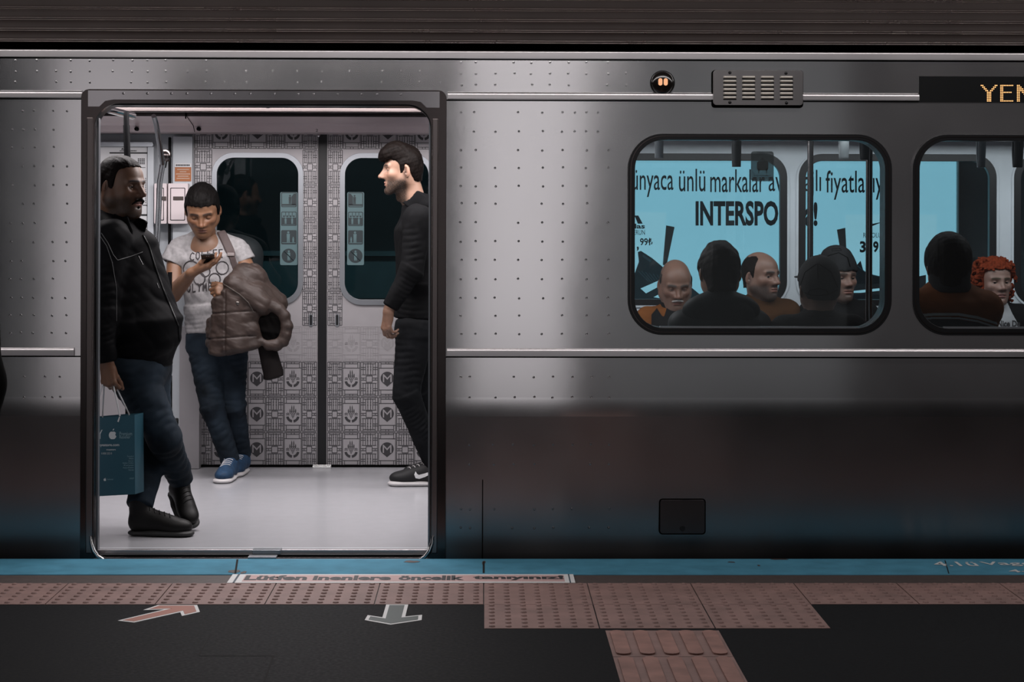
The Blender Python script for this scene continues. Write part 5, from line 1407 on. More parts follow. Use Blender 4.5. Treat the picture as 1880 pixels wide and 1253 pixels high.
seam(p1, 'piping', bv_, [[(186, 428), (198, 446), (208, 468), (216, 478), (240, 471), (262, 463)], [(184, 372 + 62), (196, 452), (206, 482), (214, 530), (214, 590)]], .0016, M_pipe, jo)
seam(p1, 'pocket_zip', bv_, [[(254, 470), (262, 486)], [(288, 520), (292, 530)]], .0024, M_zip, jo)
jn = [cone(A3(241, 680, 8.93), A3(302, 806, 8.885), .112, .074, .05, wr=(.006, .075, .3, .05, 1)), cone(A3(302, 806, 8.885), ankle(SH1b, .115), .074, .056, .03, wr=(.0055, .085, 1.6, 0, 1), cap=.02),
      cone(A3(270, 680, 9.09), A3(284, 812, 9.05), .110, .072, .05, wr=(.006, .075, .9, .05, 1)), cone(A3(284, 812, 9.05), ankle(SH1, .13), .072, .060, .03, wr=(.005, .085, .2, 0, 1), cap=.02), ell(A3(250, 672, 9.0), (.155, .19, .11), .05)]
wear(p1, 'jeans', jn, .0052, M_denim, lambda X, Y, Z: .0036 * creases(X, Y, Z, 36, 77, (1, 1, 1.5)) + .001 * wob(X, Y, Z, 120, 78))
shoes(p1, [SH1, SH1b], M_boot, M_soleb)

# ---- teal shop bag in his hand
Yb_ = 8.735
c00, c10, c01, c11 = A3(140, 914, Yb_), A3(248, 908, Yb_), A3(140, 771, Yb_), A3(247, 762, Yb_)
bag = empty('shopping_bag', tuple(A3(200, 912, Yb_ + .05))); tag(bag, 'teal paper shopping bag with white print hanging from the hand of the man with moustache', 'shopping bag')
M_bag = mat('teal_paper', (.020, .074, .104), .5, spec=.4, mottle=.05, bump=.1, bscale=14)
def bagp(u, v, w_=0.): # u across, v up, w depth; slight puff
    p = c00 + (c10 - c00) * u + (c01 - c00) * v + ((c11 - c10) - (c01 - c00)) * u * v
    return p + np.array((w_ * .35, w_, w_ * .02)) + np.array((0, -.006 * math.sin(math.pi * u) * math.sin(math.pi * v), 0))
m = MB(); n = 12; v = []; DP = .075
for sd in (0., DP):
    for j in range(n + 1):
        for i in range(n + 1):
            v.append(bagp(i / n, j / n, sd + (.012 * math.sin(math.pi * i / n) if sd else 0)))
N1 = (n + 1) ** 2; f = []
for j in range(n):
    for i in range(n):
        a = j * (n + 1) + i; f.append((a, a + 1, a + n + 2, a + n + 1)); f.append((N1 + a, N1 + a + n + 1, N1 + a + n + 2, N1 + a + 1))
for j in range(n):
    a, b = j * (n + 1), (j + 1) * (n + 1); f.append((a, b, N1 + b, N1 + a)); a += n; b += n; f.append((a, N1 + a, N1 + b, b))
for i in range(n): f.append((i, N1 + i, N1 + i + 1, i + 1))
m.add(v, f); bb = m.build('bag_body', M_bag, bag, smooth=True)
hm = hd_v.min(0); fist = A3(199, 704, 8.74)
for sd, u0, u1 in ((.004, .28, .74), (DP - .004, .30, .76)):
    m = MB(); a, b = bagp(u0, .93, sd - (.008 if sd < .02 else -.004)), bagp(u1 * .98, .93, sd - (.008 if sd < .02 else -.004)); t0 = fist + np.array((-.022, sd * .4 - .01, .0)); t1 = fist + np.array((.022, sd * .4 - .01, .0))
    m.tube([a, bagp(u0, 1.0, sd), t0, t0 + np.array((.01, 0, .012)), t1 + np.array((-.01, 0, .012)), t1, bagp(u1, 1.0, sd), b], .0034, 8); m.build('bag_handle', mat('white_cord', (.55, .55, .56), .6), bag, smooth=True)
M_bagw = mat('bag_print', (.52, .54, .55), .6); M_bagp2 = mat('bag_print_pale', (.22, .33, .37), .6)
def on_bag(px, py, off=.0012):
    u = (px - 140) / 107.5; v = (912 - py) / (912 - 766.0) - .02 * (1 - u) * 0
    return bagp(u, (912 + (908 - 912) * u - py) / ((912 - 4 * u) - (771 - 9 * u)), -off)
def bag_text(m, s_, x0, x1, y0, y1, bold=0.):
    v, f = text_mesh(s_, bold); lo, hi = v.min(0), v.max(0); q = (v - lo) / np.maximum(hi - lo, 1e-6)
    m.add([tuple(on_bag(x0 + (x1 - x0) * a[0], y1 + (y0 - y1) * a[1])) for a in q], f)
m = MB(); bag_text(m, 'TROY', 150, 189, 789, 806, .01); bag_text(m, 'www.troyestore.com', 160, 219.5, 815, 820.5, .02); bag_text(m, 'f', 181, 183, 823, 828); bag_text(m, 'troyestore', 196, 213, 824, 828, .01); bag_text(m, '0 850 222 0', 187, 206, 830.5, 834); m.build('bag_lettering', M_bagw, bb)
m = MB(); bag_text(m, 'Premium', 220, 243, 793, 800); bag_text(m, 'Reseller', 220, 240, 799.5, 805.5)
for k, (s_, x0) in enumerate((('İstanbul', 234), ('Ankara', 237), ('İzmir', 236), ('Bağdat Caddesi', 226), ('Kanyon', 228), ('Akasya Acıbadem', 226), ('Nişantaşı', 236))): bag_text(m, s_, x0, 245.5, 836 + 4.3 * k, 839.2 + 4.3 * k)
bag_text(m, 'Authorised', 197, 208, 878, 881); bag_text(m, '1997', 238, 246, 877.5, 880.5); m.build('bag_lettering', M_bagp2, bb)
def fruit_logo(m, cx, cy, s):
    """bitten apple outline"""
    o_ = []
    for k in range(48):
        t = 2 * math.pi * k / 48; x = math.sin(t); y = math.cos(t)
        r = 1.0 - .16 * math.exp(-((t if t < math.pi else 2 * math.pi - t) / .38) ** 2) - .07 * math.exp(-((t - math.pi) / .25) ** 2)
        x, y = x * r * .92, y * r * 1.0 - .1
        if x > .35:
            d = math.hypot(x - 1.02, y - .06)
            if d < .40: x, y = 1.02 + (x - 1.02) / d * .40, .06 + (y - .06) / d * .40
        o_.append((x, y))
    tri = tessellate_polygon([[Vector((x, y, 0)) for x, y in o_]])
    m.add([tuple(on_bag(cx + x * s, cy - y * s)) for x, y in o_], [tuple(t) for t in tri])
    lf = [(.02, 1.0), (.04, 1.22), (.16, 1.42), (.34, 1.5), (.34, 1.3), (.22, 1.1)]
    tri = tessellate_polygon([[Vector((x, y, 0)) for x, y in lf]]); m.add([tuple(on_bag(cx + x * s, cy - y * s)) for x, y in lf], [tuple(t) for t in tri])
m = MB(); fruit_logo(m, 207.5, 798.5, 7.6); fruit_logo(m, 193, 880, 2.6); m.build('bag_logo', M_bagw, bb)

# ---- the young man reading his phone, coat over his arm
Y1 = 10.9
H = head(A3(372, 388, 10.80), 3, pitch=27, roll=-2, s=1.12, skin=(.165, .082, .044), neck_to=A3(379, 452, 10.93), h=.0021, lid=-.0045, nose=1.05, wide=1.02, jaw=.98, chin=-.003, brow_w=1.2, stubble=.06, gaze=(0, -25), lips=(.12, .045, .038), neck_r=.049,
         hair=1, hair_top=.016, hair_side=.007, hair_line=[(-.12, -.06), (-.05, -.055), (-.032, -.03), (-.022, .03), (-.004, .03), (.004, -.018), (.018, -.016), (.026, .022), (.044, .052), (.062, .066), (.09, .068), (.14, .07)], strands=(.0014, 300))
R1 = A3(356, 499, 10.58)
ph_n = np.array((-.08, .40, .90)); ph_n /= np.linalg.norm(ph_n)
h1v, h1f, tips, tt = hand(R1, (.93, -.10, .34), (-.30, .22, .93), s=1.02, left=False, curls=[(18, 22, 14), (14, 18, 12), (12, 18, 12), (14, 20, 14)], thumb=(34, 14, 18), fore=A3(322, 538, 10.78), fore_r=(.027, .044), spread=.5, thumb_in=.75)
L1 = A3(430, 536, 10.60)
h2v, h2f, _, _ = hand(L1, (-.95, -.15, .12), (-.1, .85, -.45), s=1.05, left=True, curls=[(38, 62, 30), (44, 66, 34), (48, 70, 36), (44, 66, 36)], thumb=(30, 10, 15), fore=A3(468, 528, 10.74), fore_r=(.027, .042), thumb_in=.3)
ac = cone(A3(322, 470, 10.90), A3(317, 541, 10.80), .046, .043, .02); ac2 = cone(A3(317, 541, 10.80), A3(352, 501, 10.60), .042, .028, .02, bulge=.006)
ad_ = cone(A3(442, 470, 10.90), A3(470, 526, 10.78), .047, .042, .02); ad2 = cone(A3(470, 526, 10.78), A3(434, 535, 10.63), .04, .028, .02)
v, f = solve([ac, ac2, ad_, ad2], .004); arms = (v, f, np.tile((.16, .079, .043), (len(v), 1)))
cr = core([cone(A3(379, 455, Y1), A3(394, 600, Y1), .095, .095, .05, side=(1, 0, 0)), cone(A3(394, 600, Y1), A3(398, 630, Y1), .10, .11, .05), cone(A3(376, 640, 10.88), A3(389, 745, 10.73), .07, .048, .03), cone(A3(389, 745, 10.73), ankle(SH2, .15), .046, .035, .02), cone(A3(424, 640, 10.9), A3(428, 745, 10.85), .07, .048, .03), cone(A3(428, 745, 10.85), ankle(SH2b, .15), .046, .035, .02),
           *foot(SH2), *foot(SH2b), cone(A3(379, 455, Y1), A3(318, 468, 10.9), .05, .045, .03), cone(A3(379, 455, Y1), A3(446, 468, 10.9), .05, .045, .03)])
p2 = person((P(405, 888, 10.7).x, 10.7, 0), 'young man in grey lettered T-shirt looking down at his phone, brown coat over his arm',
            [H['skin'], (h1v, h1f, np.tile((.16, .079, .043), (len(h1v), 1))), (h2v, h2f, np.tile((.16, .079, .043), (len(h2v), 1))), arms, cr])
add_head(p2, H, M_hair_black)
sd_ = (1, 0, .06)
ts = [cone(A3(380, 476, Y1), A3(392, 560, Y1), .162, .156, .06, side=sd_, ratio=.70, cap=.07), cone(A3(392, 560, Y1), A3(396, 606, Y1), .158, .166, .04, side=sd_, ratio=.74, cap=.02, wr=(.006, .05, .4, 0, 1)),
      cone(A3(328, 459, 10.9), A3(436, 459, 10.9), .052, .052, .05), cone(A3(360, 438, 10.91), A3(330, 455, 10.9), .045, .055, .04), cone(A3(398, 438, 10.91), A3(432, 455, 10.9), .045, .055, .04),
      cone(A3(327, 461, 10.9), A3(316, 483, 10.885), .058, .064, .03, cap=.012), cone(A3(438, 461, 10.9), A3(449, 481, 10.89), .058, .064, .03, cap=.012),
      sub(cone(A3(378, 430, 10.86), A3(375, 405, 10.80), .053, .070, .008, side=(1, 0, 0), ratio=.95)), sub(cone(A3(317, 482, 10.886), A3(312, 498, 10.87), .054, .056, .004)), sub(cone(A3(448, 480, 10.89), A3(456, 495, 10.88), .054, .056, .004))]
def tee_fold(X, Y, Z):
    return .0062 * creases(X, Y, Z, 40, 51, (1.3, 1, .7)) + .0022 * np.sin(55 * (Z + .35 * X) + 3 * wob(X, Y, Z, 9, 3)) * np.clip((1.0 - Z) * 8, 0, 1)
to_, tv, tf_ = wear(p2, 't_shirt', ts, .0046, M_tee, tee_fold)
tb = bvh_of(tv, tf_)
M_ink = mat('shirt_ink', (.03, .026, .028), .8)
letters = {'C': [[(1, .82), (.6, 1), (.15, .7), (.05, .3), (.4, 0), (.95, .15)]], 'O': [[(.5, 1), (.1, .7), (.1, .25), (.5, 0), (.9, .3), (.9, .75), (.5, 1)]], 'F': [[(.1, 0), (.12, 1), (.95, .98)], [(.1, .55), (.75, .57)]], 'E': [[(.95, 1), (.12, .98), (.1, 0), (.95, .03)], [(.1, .52), (.75, .54)]],
           'L': [[(.1, 1), (.12, 0), (.9, .05)]], 'Y': [[(.05, 1), (.5, .5), (.95, 1)], [(.5, .5), (.4, 0)]], 'M': [[(.05, 0), (.15, 1), (.5, .3), (.85, 1), (.95, 0)]], 'P': [[(.1, 0), (.12, 1), (.8, .9), (.85, .6), (.1, .48)]], 'I': [[(.5, 0), (.5, 1)]], 'C2': [[(1, .82), (.6, 1), (.15, .7), (.05, .3), (.4, 0), (.95, .15)]]}
paths = []
def stroke_word(s_, x0, x1, yb0, yb1, h_, arc=0.):
    n = len(s_)
    for i, ch in enumerate(s_):
        xa = x0 + (x1 - x0) * i / n; wd = (x1 - x0) / n * .72; yb = yb0 + (yb1 - yb0) * i / n - arc * math.sin(math.pi * (i + .5) / n)
        for st_ in letters[ch]: paths.append([(xa + wd * u, yb - h_ * v) for u, v in st_])
stroke_word('COFFEE', 349, 412, 479, 472, 14.5, 1.5); stroke_word('OLYMPI', 343, 402, 536, 530, 15, -1.5)
for cx, cy, r in ((351, 494, 15), (408, 492, 12), (377, 499, 9), (394, 513, 11), (366, 512, 11)):
    paths.append([(cx + r * .95 * math.cos(t), cy + r * math.sin(t)) for t in [k * .45 for k in range(15)]])
inkm = MB()
for pth in paths:
    q = on_surface(tb, dense(pth, 3), .0009)
    if len(q) > 2: inkm.tube(q, .0036, 5)
inkm.build('shirt_print', M_ink, to_, smooth=True)
jn = [cone(A3(376, 632, 10.885), A3(388, 745, 10.735), .098, .064, .04, wr=(.005, .07, .3, .1, 1)), cone(A3(388, 745, 10.735), ankle(SH2, .095), .064, .052, .03, wr=(.005, .085, .9, 0, 1), cap=.015), cone(A3(424, 632, 10.9), A3(428, 745, 10.85), .098, .064, .04, wr=(.005, .07, 1.3, .1, 1)), cone(A3(428, 745, 10.85), ankle(SH2b, .095), .064, .050, .03, wr=(.005, .085, 2, 0, 1), cap=.015),
      cone(A3(398, 612, Y1), A3(399, 640, Y1), .158, .16, .04, side=sd_, ratio=.72, cap=.03)]
wear(p2, 'jeans', jn, .0046, M_denim, lambda X, Y, Z: .0030 * creases(X, Y, Z, 40, 91, (1, 1, 1.5)) + .001 * wob(X, Y, Z, 130, 92))
M_shoeblue = cloth('blue_mesh_sneaker', (.012, .037, .08), .7, mottle=.3, mscale=40)
shoes(p2, [SH2, SH2b], M_shoeblue, M_solew, .004)
# phone
ph = A3(382.5, 476, 10.545)
R_ = np.stack([unit(np.cross(unit((0.05, -.91, .40)), ph_n)), unit((0.05, -.91, .40)), ph_n], 1); R_[:, 1] = np.cross(R_[:, 2], R_[:, 0])
e = empty('phone', tuple(ph)); tag(e, "black phone held up in the right hand of the man in the lettered T-shirt", 'phone')
v, f = solve([rbox(ph, (.036, .068, .0045), R_, .004, 0)], .0016); po = mesh_obj('phone_body', v, f, mat('black_phone', (.008, .008, .009), .2), e, smooth=True)
mm = MB()
for dx_, dz_ in ((-.006, -.05), (.006, -.05)):
    c = ph + R_[:, 0] * dx_ + R_[:, 1] * (-dz_) - R_[:, 2] * .0046; mm.dome(tuple(c), .004, .0012, axis=tuple(-R_[:, 2]), n=12)
mm.build('phone_lens', mat('lens_glint', (.3, .3, .32), .1, .8), po, smooth=True)
# backpack behind his left shoulder
e = empty('backpack', tuple(A3(440, 560, 11.1))); tag(e, 'dark backpack with grey-brown strap over the shoulder of the man in the T-shirt', 'backpack')
v, f = solve([cone(A3(415, 455, 11.09), A3(448, 470, 11.09), .085, .09, .08, side=(1, 0, 0), ratio=.85), cone(A3(418, 545, 11.09), A3(452, 540, 11.09), .085, .09, .08, ratio=.85), cone(A3(445, 470, 11.09), A3(452, 540, 11.09), .09, .09, .08, ratio=.85), ell(A3(434, 505, 11.08), (.10, .075, .15), .05)], .006, fold=lambda X, Y, Z: .003 * creases(X, Y, Z, 30, 7))
mesh_obj('pack_body', v, f, cloth('dark_pack_nylon', (.008, .0115, .013), .7), e, smooth=True)
cl_ = on_surface(tb, dense([(404, 423), (409, 432), (415, 445), (421, 458), (426, 472), (430, 486), (432, 500)], 3), .004)
m = MB()
for i, p in enumerate(cl_): pass
hw = [.0245 if i < len(cl_) * .6 else .017 for i in range(len(cl_))]
v = []; 
for i, p in enumerate(cl_):
    t = (cl_[min(i + 1, len(cl_) - 1)] - cl_[max(i - 1, 0)]).normalized(); sdv = Vector((1, 0, 0)); sdv = (sdv - t * sdv.dot(t)).normalized()
    nrm = sdv.cross(t); nrm = nrm if nrm.y < 0 else -nrm
    v += [p - sdv * hw[i] + nrm * .001, p - sdv * hw[i] * .7 + nrm * .007, p + sdv * hw[i] * .7 + nrm * .007, p + sdv * hw[i] + nrm * .001]
n_ = len(cl_); m.add(v, [(4 * i + j, 4 * i + j + 1, 4 * i + j + 5, 4 * i + j + 4) for i in range(n_ - 1) for j in range(3)])
so = m.build('shoulder_strap', cloth('strap_webbing', (.085, .064, .062), .7, bscale=300), e, smooth=True)
if n_ > 8:
    m = MB(); p = cl_[int(n_ * .6)]; m.box((p.x - .021, p.y - .011, p.z - .009), (p.x + .019, p.y - .002, p.z + .009)); m.build('strap_buckle', mat('grey_buckle', (.22, .19, .185), .4), so, bevel=.003)
# brown coat over his left arm
e = empty('winter_coat', tuple(A3(440, 660, 10.6))); tag(e, 'brown quilted winter coat draped over the left arm of the man in the T-shirt', 'coat')
X1 = (1, 0, 0)
cp = [cone(A3(428, 520, 10.60), A3(468, 505, 10.68), .042, .055, .05), cone(A3(448, 505, 10.66), A3(508, 556, 10.70), .060, .060, .05), cone(A3(432, 522, 10.58), A3(480, 560, 10.60), .050, .060, .05), cone(A3(470, 540, 10.62), A3(515, 590, 10.68), .055, .050, .04),
      cone(A3(404, 548, 10.58), A3(403, 648, 10.58), .040, .062, .03, side=X1, ratio=.7, cap=.02), cone(A3(425, 536, 10.57), A3(432, 640, 10.56), .058, .074, .03, side=X1, ratio=.75, cap=.03), cone(A3(450, 560, 10.60), A3(458, 634, 10.60), .058, .066, .03, side=X1, ratio=.75, cap=.03), cone(A3(390, 590, 10.62), A3(392, 628, 10.63), .036, .044, .03, side=X1, ratio=.8, cap=.03)]
# hood ring
rc = (497, 598); n_ = 14
ringp = [(rc[0] + 29 * math.cos(t) + 3 * math.sin(t), rc[1] + 37 * math.sin(t)) for t in [2 * math.pi * k / n_ for k in range(n_)]]
for k in range(n_):
    a, b = ringp[k], ringp[(k + 1) % n_]; r_ = .031 if a[0] > 495 else .019
    cp.append(cone(A3(a[0], a[1], 10.60), A3(b[0], b[1], 10.60), r_, r_, .012))
def coat_fold(X, Y, Z):
    zq = [ZP(y, 10.55, 430) for y in (575, 621)]
    g = sum(np.exp(-((Z - q_ - .01 * np.sin(X * 9)) / .0045) ** 2) for q_ in zq) * (X < A3(472, 600, 10.6)[0]) + np.exp(-((X - A3(412, 600, 10.5)[0]) / .004) ** 2) * (Z < zq[0] + .12)
    return -.0060 * g + .0050 * creases(X, Y, Z, 56, 13, (1, .6, 1.3)) + .0020 * creases(X, Y, Z, 120, 15, (.6, .6, 1.5))
v, f = solve(cp, .0046, fold=coat_fold); v = relax(v, f, 1, .3); cb = mesh_obj('coat_body', v, f, M_coat, e, smooth=True)
cbv = bvh_of(v, f)
v, f = solve([ell(A3(498, 599, 10.615), (.104, .035, .132), .02)], .005, fold=lambda X, Y, Z: .004 * wob(X, Y, Z, 90, 4)); mesh_obj('hood_lining', v, f, M_coatin, e, smooth=True)
v, f = solve([cone(A3(488, 628, 10.66), A3(503, 692, 10.66), .050, .056, .02, side=X1, ratio=.55, cap=.012)], .0045, fold=lambda X, Y, Z: .003 * creases(X, Y, Z, 40, 3)); mesh_obj('coat_sleeve', v, f, cloth('dark_coat_sleeve', (.008, .0062, .006), .6, spec=.12), e, smooth=True)
seam(e, 'coat_zip', cbv, [[(408, 520), (420, 528), (440, 541), (456, 556), (466, 574)]], .0035, mat('coat_zip_tape', (.045, .036, .03), .5), cb)
mm = MB(); q = on_surface(cbv, [(436, 557)], .002)
if q: mm.dome(tuple(q[0]), .010, .004, n=14)
mm.build('snap_button', mat('dull_metal_snap', (.12, .11, .10), .3, .9), cb, smooth=True)

# ---- the young man in black at the right of the doorway
Y2 = 10.5
qf = [cone((-.030, .055, .092), (.030, .055, .092), .038, .038, .04), cone((-.018, .090, .082), (.018, .090, .082), .028, .028, .04), cone((-.02, .03, .104), (.02, .03, .104), .040, .040, .04), ell((0, .098, .066), (.035, .018, .022), .02)]
H = head(A3(741, 314, Y2), -86, pitch=1, s=1.09, skin=(0.248, 0.146, 0.102), neck_to=A3(765, 384, Y2), h=.0021, nose=1.5, stubble=.65, beard=.35, beard_col=(.010, .007, .005), back=.086, chin=.006, lid=.001, brow_w=1.25, neck_r=.052, jaw=.96, wide=.97, gaze=(0, -4),
         hair=1, hair_top=.007, hair_side=.0045, hair_extra=qf, hair_line=[(-.12, -.055), (-.05, -.05), (-.036, -.02), (-.022, .03), (-.004, .032), (.002, -.04), (.016, -.038), (.022, .028), (.040, .048), (.060, .058), (.085, .050), (.14, .045)], strands=(.0018, 210), hair_dir=(1, .3, .6))
hv_, hf_, _, _ = hand(A3(713, 574, 10.235), (-.12, .02, -1), (.75, .65, 0), s=1.03, left=True, curls=[(28, 44, 28), (34, 50, 30), (38, 54, 30), (42, 56, 30)], thumb=(26, 8, 14), fore=A3(727, 545, 10.24), fore_r=(.026, .036), thumb_in=.5)
cr = core([cone(A3(770, 420, Y2), A3(770, 590, Y2), .10, .10, .05), cone(A3(765, 612, 10.42), A3(746, 725, 10.36), .07, .048, .03), cone(A3(746, 725, 10.36), ankle(SH3, .15), .046, .035, .02), cone(A3(775, 612, 10.6), A3(770, 725, 10.62), .07, .048, .03), cone(A3(770, 725, 10.62), ankle(SH3b, .12), .046, .035, .02), *foot(SH3), *foot(SH3b),
           cone(A3(768, 404, 10.31), A3(757, 495, 10.25), .045, .04, .03), cone(A3(757, 495, 10.25), A3(716, 566, 10.23), .038, .028, .02), cone(A3(772, 404, 10.7), A3(772, 495, 10.74), .045, .04, .03), cone(A3(772, 495, 10.74), A3(750, 570, 10.72), .038, .028, .02), cone(A3(762, 378, Y2), A3(768, 420, Y2), .05, .08, .04)])
p3 = person((P(775, 893, 10.5).x, 10.5, 0), 'young man in black hoodie and black jeans, profile, right of the doorway',
            [H['skin'], (hv_, hf_, np.tile((.15, .083, .056), (len(hv_), 1))), cr])
add_head(p3, H, hairmat('deep_brown_hair', (.0045, .0032, .0028)))
fx = (-1, 0, 0)
hd_ = [cone(A3(771, 425, Y2), A3(772, 520, Y2), .135, .130, .06, side=fx, ratio=1.42, cap=.07), cone(A3(772, 520, Y2), A3(770, 582, Y2), .130, .140, .05, side=fx, ratio=1.2, cap=.02, wr=(.005, .06, .3, 0, 1)), cone(A3(768, 402, 10.33), A3(772, 402, 10.68), .074, .074, .06), cone(A3(764, 384, Y2), A3(771, 425, Y2), .072, .11, .05),
       cone(A3(768, 404, 10.30), A3(757, 495, 10.25), .074, .062, .03, wr=(.005, .07, .5, .1, 1)), cone(A3(757, 495, 10.25), A3(717, 563, 10.23), .062, .044, .025, wr=(.006, .05, 1.4, 0, .85), cap=.015), cone(A3(772, 404, 10.70), A3(772, 495, 10.75), .074, .062, .03), cone(A3(772, 495, 10.75), A3(748, 575, 10.72), .062, .045, .025)]
ho, hv2, hf2 = wear(p3, 'hoodie', hd_, .005, M_hoodie, lambda X, Y, Z: .0045 * creases(X, Y, Z, 34, 61, (1, 1, .6)) + .0012 * wob(X, Y, Z, 90, 62))
hb = [cone(A3(758, 384, Y2), A3(776, 358, Y2), .080, .078, .03, side=fx, ratio=1.0, cap=.015), ell(A3(790, 378, Y2), (.080, .11, .062), .04), sub(cone(A3(752, 398, Y2), A3(763, 335, Y2), .058, .066, .008))]
wear(p3, 'hood', hb, .0045, M_hoodie, lambda X, Y, Z: .0025 * creases(X, Y, Z, 40, 63))
jn = [cone(A3(763, 606, 10.42), A3(745, 722, 10.37), .105, .070, .05, wr=(.005, .07, .3, .1, 1)), cone(A3(745, 722, 10.37), ankle(SH3, .10), .070, .055, .03, wr=(.007, .05, .7, 0, .8), cap=.015), cone(A3(775, 606, 10.6), A3(771, 722, 10.63), .105, .070, .05), cone(A3(771, 722, 10.63), ankle(SH3b, .12), .070, .055, .03, cap=.015), cone(A3(770, 590, Y2), A3(770, 615, Y2), .125, .13, .05, side=fx, ratio=1.2, cap=.03)]
wear(p3, 'jeans', jn, .0048, M_denimdark, lambda X, Y, Z: .0022 * creases(X, Y, Z, 40, 95) + .001 * wob(X, Y, Z, 130, 96))
ss = shoes(p3, [SH3, SH3b], M_sneaker, M_solew, .004)
o, v, f, T, R = ss[0]; sb_ = bvh_of(v, f)
sw = [(763, 866), (760.5, 872), (763, 878.5), (770, 880), (780, 876.5), (793, 869.5), (806, 862), (793, 865.5), (779, 870), (769, 872.5), (765.5, 870.5)]
q = []
for x, y in sw:
    d = ray(x, y).normalized(); hit = sb_.ray_cast(Vector((0, 0, CAM_H)) + d * 6, d)
    q.append(hit[0] - d * .003 if hit[0] is not None else None)
if all(a is not None for a in q):
    m = MB(); tri = tessellate_polygon([[Vector((x, -y, 0)) for x, y in sw]]); m.add(q, [tuple(t) for t in tri]); m.build('shoe_logo', mat('white_logo', (.62, .62, .62), .4), o)
# ------------------------------------------------------------------ passengers on the benches, seen through the windows
def seated(px, py, Y, yaw, label, jacket, hd, hair_mat=None, sh=.15, col=(0.150, 0.079, 0.053), lean=0., dark=M_denimdark, jfold=61, size=1., body_yaw=None, collar=None, shz=None, hair_name='hair', belly=0., drop=.055):
    """px, py = middle of the head in the photo"""
    c = A3(px, py, Y); by = yaw if body_yaw is None else body_yaw
    f, r = at_yaw(by)
    front = -1 if math.cos(math.radians(by)) > 0 else 1       # which way the knees point along y
    fb = np.array((0, 1. * front, 0)); rb = np.array((fb[1], -fb[0], 0))
    ns = c - np.array((0, 0, .140 * size)) - fb * (.025 + lean) * 1.0     # neck base
    if shz is not None: ns[2] = shz
    hip = np.array((c[0], Y - fb[1] * .03, .53)); 
    H = head(c, yaw, neck_to=ns, s=1.10 * size, h=.003, skin=col, **hd)
    S = [ns + rb * s_ * sh + np.array((0, 0, -drop)) for s_ in (-1, 1)]
    E = [s0 + rb * s_ * .012 + fb * .07 + np.array((0, 0, -.27)) for s0, s_ in zip(S, (-1, 1))]
    Hn = [hip + rb * s_ * .09 + fb * .30 + np.array((0, 0, .11)) for s_ in (-1, 1)]
    K = [hip + rb * s_ * .12 + fb * .40 for s_ in (-1, 1)]; A = [np.array((k[0], k[1] + fb[1] * .05, .08)) for k in K]
    cp = [cone(ns - (0, 0, .02), ns - (0, 0, .12), .05, .07, .03), cone(ns - (0, 0, .14), hip, .09, .11, .05, side=rb), *[cone(hip + rb * s_ * .08, k, .07, .05, .03) for s_, k in zip((-1, 1), K)], *[cone(k, a, .048, .035, .03) for k, a in zip(K, A)], *[cone(a - (0, 0, .045), a + fb * .15 - (0, 0, .055), .03, .025, .02) for a in A],
          *[cone(ns - (0, 0, .11), s0, .05, .042, .03) for s0 in S], *[cone(s0, e_, .042, .038, .03) for s0, e_ in zip(S, E)], *[cone(e_, h_, .036, .028, .03) for e_, h_ in zip(E, Hn)]]
    cr = core(cp, col)
    hs = []
    for s_, h_, e_ in zip((-1, 1), Hn, E):
        v, f_, _, _ = hand(h_, fb * .8 - rb * s_ * .6 + np.array((0, 0, -.2)), (0, 0, -1), left=(s_ < 0), curls=[(20, 30, 20)] * 4, h=.0035); hs.append((v, f_, np.tile(np.array(col), (len(v), 1))))
    base = (c[0], Y, 0)
    who = person(base, label, [H['skin'], cr] + hs)
    add_head(who, H, hair_mat, hair_name)
    mid = (ns + hip) / 2; 
    jp = [cone(ns - (0, 0, .10), mid, sh * 1.12, .165 + belly, .06, side=rb, ratio=.62, cap=.07), cone(mid, hip + (0, 0, .02), .165 + belly, .175 + belly, .05, side=rb, ratio=.75, cap=.04), cone(S[0], S[1], .062, .062, .06), cone(ns + (0, 0, .01), ns - (0, 0, .07), .068, .12, .05, side=rb, ratio=.85), *[cone(ns - (0, 0, .035), s0, .072, .062, .04) for s0 in S],
          *[cone(s0, e_, .062, .054, .03, wr=(.005, .07, .6, .1, 1)) for s0, e_ in zip(S, E)], *[cone(e_, h_, .060, .045, .03, wr=(.005, .05, 1.6, 0, .8), cap=.02) for e_, h_ in zip(E, Hn)]]
    jo, jv, jf = wear(who, 'jacket', jp, .0068, jacket, lambda X, Y, Z: .0055 * creases(X, Y, Z, 24, jfold, (1, 1, 1.3)) + .0016 * wob(X, Y, Z, 80, jfold + 1))
    if collar is not None:
        nb = ns + np.array((0, 0, .0)); cm, hh, op = collar
        cl = [cone(nb - (0, 0, .05), nb + (0, 0, hh), .090, .084, .02, side=rb, ratio=.95, cap=.012), sub(cone(nb - (0, 0, .06), nb + (0, 0, hh + .06), .070, .073, .008, side=rb, ratio=.95))]
        if op: cl.append(sub(cone(nb + fb * .07 + (0, 0, -.03), nb + fb * .09 + (0, 0, hh + .05), .02, .055, .01)))
        wear(who, 'collar', cl, .005, cm, lambda X, Y, Z: .002 * wob(X, Y, Z, 60, 5))
    tp = [*[cone(hip + rb * s_ * .085 - (0, 0, .005), k, .092, .072, .04) for s_, k in zip((-1, 1), K)], *[cone(k, a, .070, .056, .03, cap=.02) for k, a in zip(K, A)]]
    wear(who, 'trousers', tp, .009, dark)
    for a in A:
        up, so, T, R = shoe(heel=np.array((a[0], a[1] - fb[1] * .05, .0)), fwd=fb); o, v, f_ = wear(who, 'shoe', up, .008, M_boot); v2, f2 = solve(so, .007); mesh_obj('sole', v2, f2, M_soleb, o, smooth=True)
    return who, H, dict(ns=ns, fb=fb, rb=rb, jv=jv, jf=jf, jo=jo, S=S, hip=hip)
